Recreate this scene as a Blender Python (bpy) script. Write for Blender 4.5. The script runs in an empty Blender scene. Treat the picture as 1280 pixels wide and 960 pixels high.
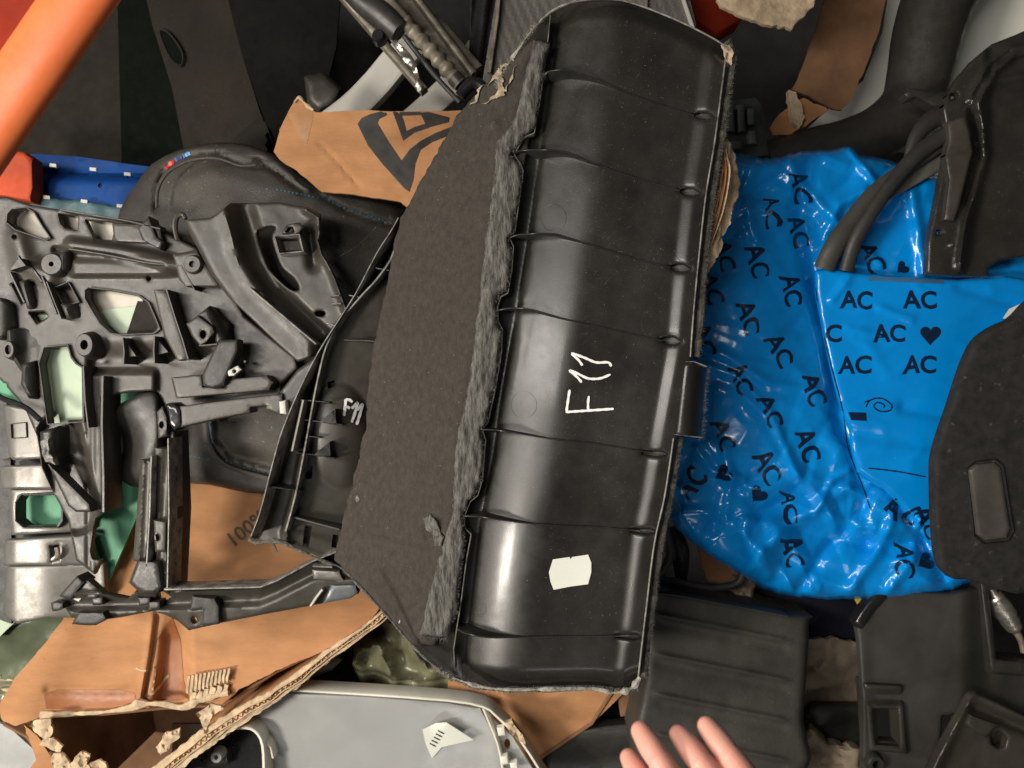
import bpy, bmesh, math, random
import numpy as np
from mathutils import Vector, Matrix
from mathutils.geometry import delaunay_2d_cdt
from mathutils.bvhtree import BVHTree
R = math.radians
random.seed(7)
S = bpy.context.scene
COL = S.collection
# ------------------------------------------------------------------ camera, world, lamps, exposure
CAMZ, F = 1.0, 931.0           # camera height above the trim panel (m); focal length in photo pixels
cam = bpy.data.cameras.new('camera'); co = bpy.data.objects.new('camera', cam); COL.objects.link(co)
co.location = (0, 0, CAMZ); cam.sensor_width = 36; cam.lens = 36 * F / 1280
cam.clip_start = .02; cam.clip_end = 30
cam.dof.use_dof = True; cam.dof.focus_distance = 1.0; cam.dof.aperture_fstop = 5.6
S.camera = co
W = bpy.data.worlds.new('World'); S.world = W; W.use_nodes = True
W.node_tree.nodes['Background'].inputs[0].default_value = (1.0, .93, .84, 1)
W.node_tree.nodes['Background'].inputs[1].default_value = .035
S.view_settings.view_transform = 'Standard'; S.view_settings.look = 'None'
S.view_settings.exposure = 0.0; S.view_settings.gamma = 1
def area(name, loc, aim, sx, sy, power, color):
    l = bpy.data.lights.new(name, 'AREA'); l.shape = 'RECTANGLE'; l.size = sx; l.size_y = sy
    l.energy = power; l.color = color
    o = bpy.data.objects.new(name, l); COL.objects.link(o); o.location = loc
    o.rotation_euler = (Vector(aim) - Vector(loc)).to_track_quat('-Z', 'Y').to_euler()
    return o
area('key_lamp', (-1.65, -.57, 1.49), (0, 0, -.1), .25, .43, 46, (1, .93, .82))
area('tube_lamp', (-1.62, .43, 1.72), (0, .1, -.1), .30, 2.7, 68, (1, .95, .88))
area('fill_lamp', (.5, -2.1, 1.9), (.2, 0, -.2), 1.2, .4, 6.5, (.98, .97, .95))  # added fill from the lower right, brightens the bag side

# ------------------------------------------------------------------ helpers
def P(px, py, z):
    s = (CAMZ - z) / F
    return Vector(((px - 640) * s, (480 - py) * s, z))
_rs = np.random.RandomState(3); _LAT = _rs.rand(8, 256, 256)
def noise(x, y, scale, seed=0):
    x = np.asarray(x, float) / scale + 40.3; y = np.asarray(y, float) / scale + 71.7
    xi = np.floor(x).astype(int); yi = np.floor(y).astype(int); fx = x - xi; fy = y - yi
    fx = fx * fx * (3 - 2 * fx); fy = fy * fy * (3 - 2 * fy); L = _LAT[seed % 8]
    g = lambda a, b: L[a % 256, b % 256]
    return (g(xi, yi) * (1 - fx) * (1 - fy) + g(xi + 1, yi) * fx * (1 - fy) + g(xi, yi + 1) * (1 - fx) * fy + g(xi + 1, yi + 1) * fx * fy) * 2 - 1
def fbm(x, y, scale, seed=0, n=3):
    return sum(noise(x, y, scale / 2 ** k, seed + k) * .5 ** k for k in range(n))
def ss(a, b, x):
    t = np.clip((np.asarray(x, float) - a) / (b - a), 0, 1); return t * t * (3 - 2 * t)
def crom(pts, n=6, closed=True):
    pts = [tuple(p) for p in pts]; out = []; N = len(pts)
    rng = range(N) if closed else range(N - 1)
    for i in rng:
        g = (lambda k: pts[k % N]) if closed else (lambda k: pts[min(max(k, 0), N - 1)])
        p0, p1, p2, p3 = map(np.array, (g(i - 1), g(i), g(i + 1), g(i + 2)))
        for k in range(n):
            t = k / n
            out.append(tuple(.5 * (2 * p1 + (p2 - p0) * t + (2 * p0 - 5 * p1 + 4 * p2 - p3) * t * t + (3 * p1 - p0 - 3 * p2 + p3) * t ** 3)))
    if not closed: out.append(pts[-1])
    return out
def resample(pts, step, closed=True):
    pts = [np.array(p, float) for p in pts]; out = []
    M = len(pts) if closed else len(pts) - 1
    for i in range(M):
        a, b = pts[i], pts[(i + 1) % len(pts)]; n = max(1, int(round(np.linalg.norm(b - a) / step)))
        for k in range(n): out.append(tuple(a + (b - a) * k / n))
    if not closed: out.append(tuple(pts[-1]))
    return out
def inside(poly, X, Y):
    r = np.zeros(len(X), bool); n = len(poly)
    for i in range(n):
        x1, y1 = poly[i][:2]; x2, y2 = poly[(i + 1) % n][:2]
        if y1 == y2: continue
        c = ((y1 > Y) != (y2 > Y)) & (X < (x2 - x1) * (Y - y1) / (y2 - y1) + x1); r ^= c
    return r
def dist(path, X, Y, closed=False):
    X = np.asarray(X, float); Y = np.asarray(Y, float); d = np.full(X.shape, 1e9); n = len(path)
    for i in range(n if closed else n - 1):
        x1, y1 = path[i][:2]; x2, y2 = path[(i + 1) % n][:2]; dx, dy = x2 - x1, y2 - y1; L = dx * dx + dy * dy + 1e-9
        t = np.clip(((X - x1) * dx + (Y - y1) * dy) / L, 0, 1)
        d = np.minimum(d, np.hypot(X - x1 - t * dx, Y - y1 - t * dy))
    return d
def interp(tab, y):   # tab of (y, x)
    a = np.array(tab, float); return np.interp(y, a[:, 0], a[:, 1])
WL = {}
def tag(o, label=None, cat=None, group=None, kind=None):
    if label: o['label'] = label
    if cat: o['category'] = cat
    if group: o['group'] = group
    if kind: o['kind'] = kind
    return o
def root(name, px, py, z, label, cat, group=None):
    o = bpy.data.objects.new(name, None); COL.objects.link(o); o.empty_display_size = .02
    o.location = P(px, py, z); WL[o] = Vector(o.location); return tag(o, label, cat, group)
def link(name, V, Fc, mat, parent=None, loc=None, smooth=True, sharp=38):
    me = bpy.data.meshes.new(name)
    base = WL[parent] if parent else (Vector(loc) if loc is not None else Vector(V[0]))
    me.from_pydata([tuple(Vector(v) - base) for v in V], [], Fc); me.update()
    if smooth:
        me.polygons.foreach_set('use_smooth', [True] * len(me.polygons)); me.set_sharp_from_angle(angle=R(sharp))
    if mat: me.materials.append(mat)
    o = bpy.data.objects.new(name, me); COL.objects.link(o)
    if parent: o.parent = parent
    else: o.location = base
    WL[o] = base; return o
def zc(z):
    return z if callable(z) else (lambda X, Y: np.full(np.shape(X), float(z)))
def relief(name, outline, z, mat, parent=None, holes=(), step=6, thick=.003, edge=None, jag=0, sm=0, loc=None, sharp=38, guides=()):
    """solid sheet: outline and holes given in photo pixels, height from z(px,py), real thickness below it"""
    zf = zc(z)
    loops = []
    for k, lp in enumerate([outline] + list(holes)):
        if sm: lp = crom(lp, sm)
        lp = resample(lp, step)
        if jag and k == 0:
            a = np.array(lp); s = jag
            lp = [(x + s * float(noise(x + 9, y, 5, 1)) + s * .8 * float(noise(x, y, 14, 4)), y + s * float(noise(x, y + 5, 6, 2)) + s * .8 * float(noise(x, y, 13, 5))) for x, y in a]
        loops.append(lp)
    allp = []; E = []
    for lp in loops:
        b = len(allp); allp += lp; n = len(lp); E += [(b + i, b + (i + 1) % n) for i in range(n)]
    nb = len(allp)
    a = np.array(loops[0]); x0, y0 = a.min(0); x1, y1 = a.max(0)
    gx = np.arange(x0 + step / 2, x1, step); gy = np.arange(y0 + step / 2, y1, step * .87)
    GX, GY = np.meshgrid(gx, gy); GX = GX + (np.arange(len(gy)) % 2)[:, None] * step / 2
    GX = GX.ravel(); GY = GY.ravel()
    k = inside(loops[0], GX, GY)
    for h in loops[1:]: k &= ~inside(h, GX, GY)
    GX, GY = GX[k], GY[k]
    d = np.full(GX.shape, 1e9)
    for lp in loops: d = np.minimum(d, dist(lp, GX, GY, True))
    e = edge[0] if edge else 0
    k = d > max(step * .45, min(e * 1.25, step * 2.2) if edge else 0)
    for gp, gw in guides: k &= dist(gp, GX, GY) > gw * 2.2
    GX, GY, d = GX[k], GY[k], d[k]; EX = []
    def offs(lp, o, closed):
        q = np.array(resample(lp, step * .9, closed) if not closed else lp, float); nx = np.roll(q, -1, 0); pv = np.roll(q, 1, 0)
        if not closed: nx[-1] = q[-1]; pv[0] = q[0]
        t = nx - pv; t /= np.linalg.norm(t, axis=1)[:, None] + 1e-9
        return q + np.stack([-t[:, 1], t[:, 0]], 1) * o
    cand = []
    if edge:
        for o in (.3 * e, .62 * e, e) if e > 4 else (.35 * e, e):
            for lp in loops:
                for sg in (1, -1): cand.append((offs(lp, sg * o, True), o * .93))
    for gp, gw in guides:
        for o in (0, gw * .5, -gw * .5, gw, -gw, gw * 1.7, -gw * 1.7): cand.append((offs(gp, o, False), step * .4))
    cell = {}; key = lambda x, y, h: (int(x // h), int(y // h)); h = max(.8, min(step * .45, e * .3 if edge else 9))
    for q, md in cand:
        kk = inside(loops[0], q[:, 0], q[:, 1])
        for hl in loops[1:]: kk &= ~inside(hl, q[:, 0], q[:, 1])
        dd = np.full(len(q), 1e9)
        for lp in loops: dd = np.minimum(dd, dist(lp, q[:, 0], q[:, 1], True))
        for x, y in q[kk & (dd > md)]:
            c = key(x, y, h)
            if c not in cell: cell[c] = 1; EX.append((x, y))
    pts = [Vector(p) for p in allp] + [Vector((x, y)) for x, y in zip(GX, GY)] + [Vector(p) for p in EX]
    vo, eo, fo, *_ = delaunay_2d_cdt(pts, E, [], 0, 1e-5)
    A = np.array([(v[0], v[1]) for v in vo]); T = np.array([f[:3] for f in fo])
    C = A[T].mean(1); k = inside(loops[0], C[:, 0], C[:, 1])
    for h in loops[1:]: k &= ~inside(h, C[:, 0], C[:, 1])
    T = T[k]; q = A[T]; ar = np.abs((q[:, 1, 0] - q[:, 0, 0]) * (q[:, 2, 1] - q[:, 0, 1]) - (q[:, 1, 1] - q[:, 0, 1]) * (q[:, 2, 0] - q[:, 0, 0])); T = T[ar > .02]
    Z = zf(A[:, 0], A[:, 1])
    if edge:
        dd = np.full(len(A), 1e9)
        for lp in loops: dd = np.minimum(dd, dist(lp, A[:, 0], A[:, 1], True))
        t = np.clip(1 - dd / edge[0], 0, 1); Z = Z - edge[1] * (1 - np.sqrt(np.clip(1 - t * t, 0, 1)))
    s = (CAMZ - Z) / F
    V = np.stack([(A[:, 0] - 640) * s, (480 - A[:, 1]) * s, Z], 1)
    # orient up
    e1 = V[T[:, 1]] - V[T[:, 0]]; e2 = V[T[:, 2]] - V[T[:, 0]]
    fl = (e1[:, 0] * e2[:, 1] - e1[:, 1] * e2[:, 0]) < 0; T[fl] = T[fl][:, ::-1]
    n = len(V); B = V.copy(); B[:, 2] -= thick
    cnt = {}
    for t in T.tolist():
        for i in range(3):
            e = (t[i], t[(i + 1) % 3]); cnt[e] = 1
    side = [(b, a_, a_ + n, b + n) for (a_, b) in cnt if (b, a_) not in cnt]
    Fc = T.tolist() + (T[:, ::-1] + n).tolist() + side
    o = link(name, np.vstack([V, B]).tolist(), Fc, mat, parent, loc if loc is not None else (V.mean(0) if not parent else None), sharp=sharp)
    return o
def wall(name, path, ztop, zbot, th, mat, parent=None, step=5, sm=0, closed=False, sharp=50):
    """upright fin following a path; path in photo pixels at its top"""
    p = crom(path, sm, closed) if sm else path
    p = resample(p, step, closed); a = np.array(p); n = len(a)
    zt = zc(ztop)(a[:, 0], a[:, 1]); zb = zc(zbot)(a[:, 0], a[:, 1])
    c = [P(x, y, z) for (x, y), z in zip(p, zt)]
    V = []; Fc = []
    for i in range(n):
        q, r = (c[i - 1], c[(i + 1) % n]) if closed else (c[max(i - 1, 0)], c[min(i + 1, n - 1)])
        t = (r - q); t.z = 0
        if t.length < 1e-9: t = Vector((1, 0, 0))
        t.normalize(); nn = Vector((-t.y, t.x, 0)) * th / 2; b = th * .3
        for off, z in ((nn, zb[i]), (nn, zt[i] - b), (nn * .5, zt[i]), (-nn * .5, zt[i]), (-nn, zt[i] - b), (-nn, zb[i])):
            V.append((c[i].x + off.x, c[i].y + off.y, z))
    m = n if closed else n - 1
    for i in range(m):
        j = (i + 1) % n
        for k in range(6): Fc.append((i * 6 + k, i * 6 + (k + 1) % 6, j * 6 + (k + 1) % 6, j * 6 + k))
    if not closed: Fc += [tuple(range(5, -1, -1)), tuple((n - 1) * 6 + k for k in range(6))]
    return link(name, V, Fc, mat, parent, sharp=sharp)
def tube(name, pts, rad, mat, parent=None, seg=12, closed=False, flat=1.0, cap=True, loc=None):
    pts = [Vector(p) for p in pts]; n = len(pts); V = []; Fc = []
    rad = rad if hasattr(rad, '__len__') else [rad] * n; up = Vector((0, 0, 1)); 
    for i in range(n):
        a, b = (pts[i - 1], pts[(i + 1) % n]) if closed else (pts[max(i - 1, 0)], pts[min(i + 1, n - 1)])
        t = (b - a).normalized(); s = t.cross(up)
        if s.length < 1e-4: s = Vector((1, 0, 0))
        s.normalize(); u = s.cross(t).normalized()
        for k in range(seg):
            q = 2 * math.pi * k / seg; V.append(pts[i] + (s * math.cos(q) + u * math.sin(q) * flat) * rad[i])
    m = n if closed else n - 1
    for i in range(m):
        j = (i + 1) % n
        for k in range(seg): Fc.append((i * seg + k, i * seg + (k + 1) % seg, j * seg + (k + 1) % seg, j * seg + k))
    if not closed and cap: Fc += [tuple(range(seg - 1, -1, -1)), tuple((n - 1) * seg + k for k in range(seg))]
    return link(name, V, Fc, mat, parent, loc)
def ptube(name, path, z, rad_px, mat, parent=None, sm=6, seg=12, closed=False, flat=1.0, step=6, wob=0):
    """tube on a pixel path; z constant or list per control point; radius in photo px at its depth"""
    zz = z if hasattr(z, '__len__') else [z] * len(path)
    rr = rad_px if hasattr(rad_px, '__len__') else [rad_px] * len(path)
    c = [(p[0], p[1], q * 1000, r) for p, q, r in zip(path, zz, rr)]
    c = crom(c, sm, closed) if sm else c
    pts = []; rad = []
    for i, (x, y, q, r) in enumerate(c):
        q /= 1000; pts.append(P(x, y, q)); w = 1 + wob * float(noise(x, y, 7, 2)); rad.append(max(r, .1) * w * (CAMZ - q) / F)
    return tube(name, pts, rad, mat, parent, seg, closed, flat)
def ringmark(name, x, y, r, zf, mat, parent, t=.0004):
    pts = []
    for k in range(28):
        a = 2 * math.pi * k / 28; X, Y = x + r * math.cos(a), y + r * 1.05 * math.sin(a)
        pts.append(P(X, Y, float(zc(zf)(np.array([X]), np.array([Y]))[0])))
    return tube(name, pts, t, mat, parent, 6, True)
def frustum(name, px, py, z, r0, r1, h, mat, parent=None, seg=20, hole=0, dark=None, sq=1.0):
    """upright boss: radii in m"""
    c = P(px, py, z); V = []; Fc = []
    prof = [(r0, -h), (r0 * .5 + r1 * .5, -h * .4), (r1, -r1 * .12), (r1 * .9, 0)]
    if hole: prof += [(hole, 0), (hole * .92, -h * .8), (0.0001, -h * .8)]
    else: prof += [(.0001, 0)]
    for r, dz in prof:
        for k in range(seg):
            a = 2 * math.pi * k / seg; V.append((c.x + r * math.cos(a), c.y + r * sq * math.sin(a), c.z + dz))
    for i in range(len(prof) - 1):
        for k in range(seg): Fc.append((i * seg + k, i * seg + (k + 1) % seg, (i + 1) * seg + (k + 1) % seg, (i + 1) * seg + k))
    return link(name, V, Fc, mat, parent, loc=c)
# ---- flat print laid on a built surface
def surf(*objs):
    V = []; Fc = []
    for o in objs:
        b = len(V); w = WL[o]; V += [v.co + w for v in o.data.vertices]; Fc += [tuple(b + i for i in p.vertices) for p in o.data.polygons]
    return BVHTree.FromPolygons(V, Fc)
def decal(name, V2, F2, bvh, mat, parent, off=.0006, zdef=0, th=.0004):
    org = Vector((0, 0, CAMZ)); V = []; ok = []
    for x, y in V2:
        d = (P(x, y, zdef) - org).normalized(); h = bvh.ray_cast(org, d)
        if h[0] is None: V.append(P(x, y, zdef)); ok.append(False)
        else:
            nn = h[1] if h[1].z > 0 else -h[1]; V.append(h[0] + nn * off); ok.append(True)
    F2 = [f for f in F2 if all(ok[i] for i in f)]
    if not F2: return None
    return link(name, V, F2, mat, parent, sharp=60)
def dense(V, Fc, mx=5):
    bm = bmesh.new(); vs = [bm.verts.new((x, y, 0)) for x, y in V]
    for f in Fc:
        try: bm.faces.new([vs[i] for i in f])
        except ValueError: pass
    bmesh.ops.triangulate(bm, faces=bm.faces[:])
    for _ in range(3):
        le = [e for e in bm.edges if e.calc_length() > mx]
        if not le: break
        bmesh.ops.subdivide_edges(bm, edges=le, cuts=1); bmesh.ops.triangulate(bm, faces=bm.faces[:])
    bm.verts.ensure_lookup_table(); bm.verts.index_update()
    V = [(v.co.x, v.co.y) for v in bm.verts]; Fc = [tuple(v.index for v in f.verts) for f in bm.faces]; bm.free(); return V, Fc
_glyph = {}
def glyphs(s, bold=0.0):
    if (s, bold) in _glyph: return _glyph[(s, bold)]
    c = bpy.data.curves.new('t', 'FONT'); c.body = s; c.size = 1; c.align_x = 'CENTER'; c.align_y = 'CENTER'; c.offset = bold; c.resolution_u = 3
    o = bpy.data.objects.new('t', c); COL.objects.link(o); dg = bpy.context.evaluated_depsgraph_get(); m = o.evaluated_get(dg).to_mesh()
    V = [(v.co.x, v.co.y) for v in m.vertices]; Fc = [tuple(p.vertices) for p in m.polygons]
    bpy.data.objects.remove(o); bpy.data.curves.remove(c); _glyph[(s, bold)] = (V, Fc); return V, Fc
def text(name, s, px, py, size, ang, bvh, mat, parent, bold=.02, shear=0, wx=1.0, off=.0006, zdef=-.2, warp=0):
    V, Fc = glyphs(s, bold); a = R(ang); c, q = math.cos(a), math.sin(a); out = []
    for x, y in V:
        x = (x + shear * y) * size * wx; y = -y * size; out.append((px + x * c - y * q, py + x * q + y * c))
    out, Fc = dense(out, Fc, 5)
    if warp: out = [(x + warp * float(noise(x, y, 15, 3)), y + warp * float(noise(x, y, 17, 6))) for x, y in out]
    return decal(name, out, Fc, bvh, mat, parent, off, zdef)
def strokes(name, lines, w, bvh, mat, parent, off=.0006, zdef=0, sm=5):
    V = []; Fc = []
    for ln in lines:
        p = resample(crom(ln, sm, False), 2, False); n = len(p)
        b = len(V)
        for i in range(n):
            q, r = np.array(p[max(i - 1, 0)]), np.array(p[min(i + 1, n - 1)]); t = r - q; t = t / (np.linalg.norm(t) + 1e-9)
            ww = w * (.5 + .06 * math.sin(i * 1.3)) * (1 if 0 < i < n - 1 else .55); nn = np.array([-t[1], t[0]]) * ww
            V += [tuple(np.array(p[i]) + nn), tuple(np.array(p[i]) - nn)]
            if i: Fc.append((b + 2 * i - 2, b + 2 * i - 1, b + 2 * i + 1, b + 2 * i))
    return decal(name, V, Fc, bvh, mat, parent, off, zdef)
def poly_print(name, polys, bvh, mat, parent, off=.0006, zdef=-.2):
    V = []; Fc = []
    for p in polys: b = len(V); V += list(p); Fc.append(tuple(range(b, b + len(p))))
    V, Fc = dense(V, Fc, 6); return decal(name, V, Fc, bvh, mat, parent, off, zdef)
# ------------------------------------------------------------------ materials
def mat(name, col, rough=.5, metal=0, bump=.0, bscale=300, var=.25, vscale=12, dust=0, dcol=(.30, .27, .22), dscale=260, rvar=.12, spec=.5, aniso=None, trans=0, coat=0, col2=None, alpha=None, sss=0, scratch=0, sheen=0):
    m = bpy.data.materials.new(name); m.use_nodes = True; nt = m.node_tree; N = nt.nodes; L = nt.links; b = N['Principled BSDF']
    tc = N.new('ShaderNodeTexCoord'); mp = N.new('ShaderNodeMapping'); L.new(tc.outputs['Object'], mp.inputs[0])
    if aniso: mp.inputs['Scale'].default_value = aniso
    def nz(sc, det=4, ro=.6, src=None):
        n = N.new('ShaderNodeTexNoise'); n.inputs['Scale'].default_value = sc; n.inputs['Detail'].default_value = det; n.inputs['Roughness'].default_value = ro
        L.new((src or mp).outputs[0] if src is None else src, n.inputs['Vector']); return n
    def ramp(src, a, c):
        r = N.new('ShaderNodeMapRange'); r.inputs['From Min'].default_value = a; r.inputs['From Max'].default_value = c; L.new(src, r.inputs['Value']); return r.outputs[0]
    def mix(f, a, c):
        x = N.new('ShaderNodeMix'); x.data_type = 'RGBA'
        if hasattr(f, 'is_linked'): L.new(f, x.inputs[0])
        else: x.inputs[0].default_value = f
        for i, v in ((6, a), (7, c)):
            if hasattr(v, 'is_linked'): L.new(v, x.inputs[i])
            else: x.inputs[i].default_value = (*v, 1)
        return x.outputs[2]
    n1 = nz(vscale, 5); lo = tuple(c * (1 - var) for c in col); hi = col2 or tuple(min(1, c * (1 + var)) for c in col)
    c = mix(ramp(n1.outputs[0], .32, .68), lo, hi)
    ro = N.new('ShaderNodeMapRange'); ro.inputs['To Min'].default_value = max(.02, rough - rvar); ro.inputs['To Max'].default_value = min(1, rough + rvar)
    n2 = nz(vscale * 3.3, 6, .7); ro.inputs['From Min'].default_value = .3; ro.inputs['From Max'].default_value = .7; L.new(n2.outputs[0], ro.inputs['Value']); rr = ro.outputs[0]
    if dust:
        n3 = nz(dscale, 2, .5); n4 = nz(vscale * .8, 3)
        sp = ramp(n3.outputs[0], .66, .74); ar = ramp(n4.outputs[0], .35, .75)
        mu = N.new('ShaderNodeMath'); mu.operation = 'MULTIPLY_ADD'; L.new(sp, mu.inputs[0]); L.new(ar, mu.inputs[1])
        m2 = N.new('ShaderNodeMath'); m2.operation = 'MULTIPLY'; L.new(ar, m2.inputs[0]); m2.inputs[1].default_value = .12; L.new(m2.outputs[0], mu.inputs[2])
        m3 = N.new('ShaderNodeMath'); m3.operation = 'MULTIPLY'; m3.use_clamp = True; L.new(mu.outputs[0], m3.inputs[0]); m3.inputs[1].default_value = dust
        c = mix(m3.outputs[0], c, dcol)
    if scratch:
        mp2 = N.new('ShaderNodeMapping'); L.new(tc.outputs['Object'], mp2.inputs[0]); mp2.inputs['Scale'].default_value = (1, 14, 1); mp2.inputs['Rotation'].default_value = (0, 0, R(28))
        n5 = nz(55, 3, .6, mp2.outputs[0]); sc_ = ramp(n5.outputs[0], .69, .76)
        m4 = N.new('ShaderNodeMath'); m4.operation = 'MULTIPLY'; L.new(sc_, m4.inputs[0]); m4.inputs[1].default_value = scratch
        c = mix(m4.outputs[0], c, (.22, .20, .17))
    L.new(c, b.inputs['Base Color']); L.new(rr, b.inputs['Roughness'])
    b.inputs['Metallic'].default_value = metal; b.inputs['Specular IOR Level'].default_value = spec; b.inputs['Transmission Weight'].default_value = trans
    b.inputs['Coat Weight'].default_value = coat; b.inputs['Coat Roughness'].default_value = .15
    if sheen: b.inputs['Sheen Weight'].default_value = sheen
    if alpha: b.inputs['Alpha'].default_value = alpha
    if sss: b.inputs['Subsurface Weight'].default_value = sss; b.inputs['Subsurface Radius'].default_value = (.006, .0025, .0012); b.inputs['Subsurface Scale'].default_value = 1
    if bump:
        nb = nz(bscale, 5, .65); bu = N.new('ShaderNodeBump'); bu.inputs['Strength'].default_value = bump; bu.inputs['Distance'].default_value = .002
        L.new(nb.outputs[0], bu.inputs['Height']); L.new(bu.outputs[0], b.inputs['Normal'])
    return m
M = dict(
 panel=mat('panel_black_plastic', (.013, .012, .0105), .36, bump=.06, bscale=500, dust=.33, dscale=520, dcol=(.32, .29, .24), rvar=.07, scratch=.3, vscale=9, var=.3, coat=.15),
 panel_fin=mat('fin_black_plastic', (.016, .0155, .014), .36, bump=.04, dust=.15),
 rim=mat('rim_glint_plastic', (.15, .14, .125), .38, bump=.2, bscale=300, var=.75, vscale=60),  # lighter grey puts the gloss highlight of black edges into the colour
 fuzz=mat('carpet_fuzz', (.10, .093, .08), .9, bump=.9, bscale=500, var=.7, vscale=200),
 torn=mat('torn_backing', (.30, .28, .24), .85, bump=.9, bscale=400, var=.6, vscale=120),
 felt=mat('brown_felt', (.047, .040, .033), .92, bump=.8, bscale=420, var=.20, vscale=150, dust=0, dcol=(.16, .13, .1), aniso=(1, .6, 1), spec=.25),
 wool=mat('grey_wool', (.11, .105, .095), .97, bump=1.0, bscale=420, var=.6, vscale=190, aniso=(1.6, .32, 1), spec=.15),
 white_mark=mat('white_marker', (.86, .86, .84), .5, var=.04), 
 sticker=mat('white_sticker', (.70, .71, .63), .55, var=.03, bump=.05),
 flake=mat('cream_flakes', (.30, .235, .16), .85, bump=.9, var=.7, vscale=90),
 grey=mat('dusty_dark_plastic', (.038, .034, .027), .42, bump=.12, bscale=420, dust=.30, dscale=380, vscale=14, rvar=.1, dcol=(.25, .22, .18)),
 greyd=mat('black_plastic', (.028, .026, .023), .42, bump=.1, bscale=380, dust=.25, vscale=16),
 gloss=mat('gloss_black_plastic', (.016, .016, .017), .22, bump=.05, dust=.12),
 silverp=mat('satin_grey_panel', (.16, .15, .135), .38, metal=.35, bump=.04, var=.12, dust=.1),
 leather=mat('black_leather', (.040, .036, .030), .55, bump=.55, bscale=480, var=.25, dust=.6, dscale=150, dcol=(.32, .27, .2)),
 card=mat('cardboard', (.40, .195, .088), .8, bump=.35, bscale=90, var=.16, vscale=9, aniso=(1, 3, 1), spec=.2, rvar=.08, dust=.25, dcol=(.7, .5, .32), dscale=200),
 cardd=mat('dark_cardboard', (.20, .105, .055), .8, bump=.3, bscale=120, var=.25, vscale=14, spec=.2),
 cardp=mat('pale_cardboard', (.50, .38, .25), .88, bump=.8, bscale=160, var=.25, vscale=60, spec=.15),
 tape=mat('brown_tape', (.30, .11, .04), .5, bump=.1, bscale=80, var=.2, spec=.5),
 ink=mat('black_ink', (.025, .022, .02), .55, var=.3, vscale=60), 
 inkfade=mat('faded_ink', (.10, .075, .05), .8, var=.4, vscale=150),
 blue=mat('blue_plastic_film', (.001, .245, .70), .2, bump=.16, bscale=45, var=.08, vscale=9, rvar=.06, spec=.6),
 bluei=mat('bag_print', (.006, .018, .05), .3, var=.2),
 orange=mat('orange_paint', (.68, .155, .045), .42, bump=.08, bscale=40, var=.08),
 redd=mat('red_paint', (.24, .022, .008), .7, spec=.12, var=.2, bump=.05),
 blockred=mat('block_red', (.42, .06, .02), .6, bump=.1, spec=.2),
 bluetray=mat('blue_tray', (.005, .045, .19), .6, spec=.15, var=.2, bump=.1), teal=mat('teal_edge', (.045, .095, .11), .5, var=.3, vscale=30, bump=.2),
 greendk=mat('dark_green', (.0025, .004, .0025), .9, spec=.1), brownd=mat('smoked_plastic', (.012, .0085, .0055), .7, spec=.2, var=.35, vscale=6, dust=.1),  # shelf shade over the upper left is put into both colours
 slate=mat('slate_board', (.017, .0145, .0115), .8, spec=.15, var=.15, bump=.1), beige=mat('beige_fabric', (.24, .19, .135), .9, bump=.8, bscale=60, var=.35, vscale=14),  # slate is darkened to carry the upper-left shelf shade
 metal=mat('dull_metal', (.55, .52, .46), .33, metal=.9, var=.25, bump=.15, vscale=60), oily=mat('oily_metal', (.20, .175, .135), .5, metal=.35, var=.55, vscale=30, bump=.5, bscale=150),
 hoop=mat('light_grey_hoop', (.46, .44, .40), .45, var=.05, dust=.1), rubber=mat('black_rubber', (.022, .021, .019), .55, bump=.2, bscale=300, dust=.3),
 rubberg=mat('grey_rubber', (.042, .040, .034), .6, bump=.3, bscale=260, dust=.3, vscale=12),
 white=mat('white_panel_paint', (.80, .80, .72), .42, var=.08, vscale=5, dust=.1, dcol=(.4, .38, .33)),
 silver=mat('silver_paint', (.40, .405, .395), .36, metal=.25, var=.06, vscale=4, dust=.2, bump=.02),
 cream=mat('cream_edge', (.72, .69, .60), .4, var=.1), green=mat('green_glass', (.10, .29, .175), .55, var=.08, vscale=5, spec=.25),
 greenl=mat('pale_green_glass', (.34, .42, .30), .5, var=.08, vscale=5), creamb=mat('cream_board', (.46, .42, .35), .5, var=.05),
 olive=mat('olive_film', (.17, .165, .10), .25, bump=.5, bscale=30, var=.4, vscale=16), olived=mat('olive_glass', (.09, .105, .065), .2, var=.3, vscale=8),
 bluest=mat('blue_thread', (.03, .14, .24), .8), red=mat('red_tag', (.55, .03, .02), .5), lblue=mat('light_blue_tag', (.10, .33, .60), .5),
 feltb=mat('black_carpet', (.022, .021, .020), .95, bump=.35, bscale=600, var=.3, vscale=60, dust=.25, dscale=90, dcol=(.3, .27, .22), spec=.2),
 skin=mat('skin', (.66, .35, .26), .45, bump=.18, bscale=500, var=.10, vscale=55, sss=.25, spec=.4, col2=(.72, .31, .25)),
 mesh=mat('speaker_mesh', (.10, .092, .08), .6, bump=.6, bscale=200, var=.2), scuff=mat('pale_scuff', (.26, .24, .2), .7),
 blk=mat('dull_black', (.005, .0045, .004), .8, spec=.12),  # near-black carries the upper-left shelf shade in its colour
 frameg=mat('frame_gloss_plastic', (.024, .0225, .020), .28, bump=.08, bscale=380, dust=.3, vscale=16),
 console=mat('console_plastic', (.045, .042, .037), .5, bump=.08, bscale=500, dust=.1, vscale=8),
 dark=mat('dark_floor', (.015, .014, .013), .8, var=.4, bump=.3),
 olit=mat('yellow_bit', (.45, .38, .05), .5),
)
exec_order = []
# ================================================================== THE FLOOR UNDER THE PILE
fl = relief('floor', [(-2600, -2000), (3900, -2000), (3900, 3000), (-2600, 3000)], -1.0, M['dark'], step=400, thick=.02); tag(fl, kind='structure')

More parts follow.
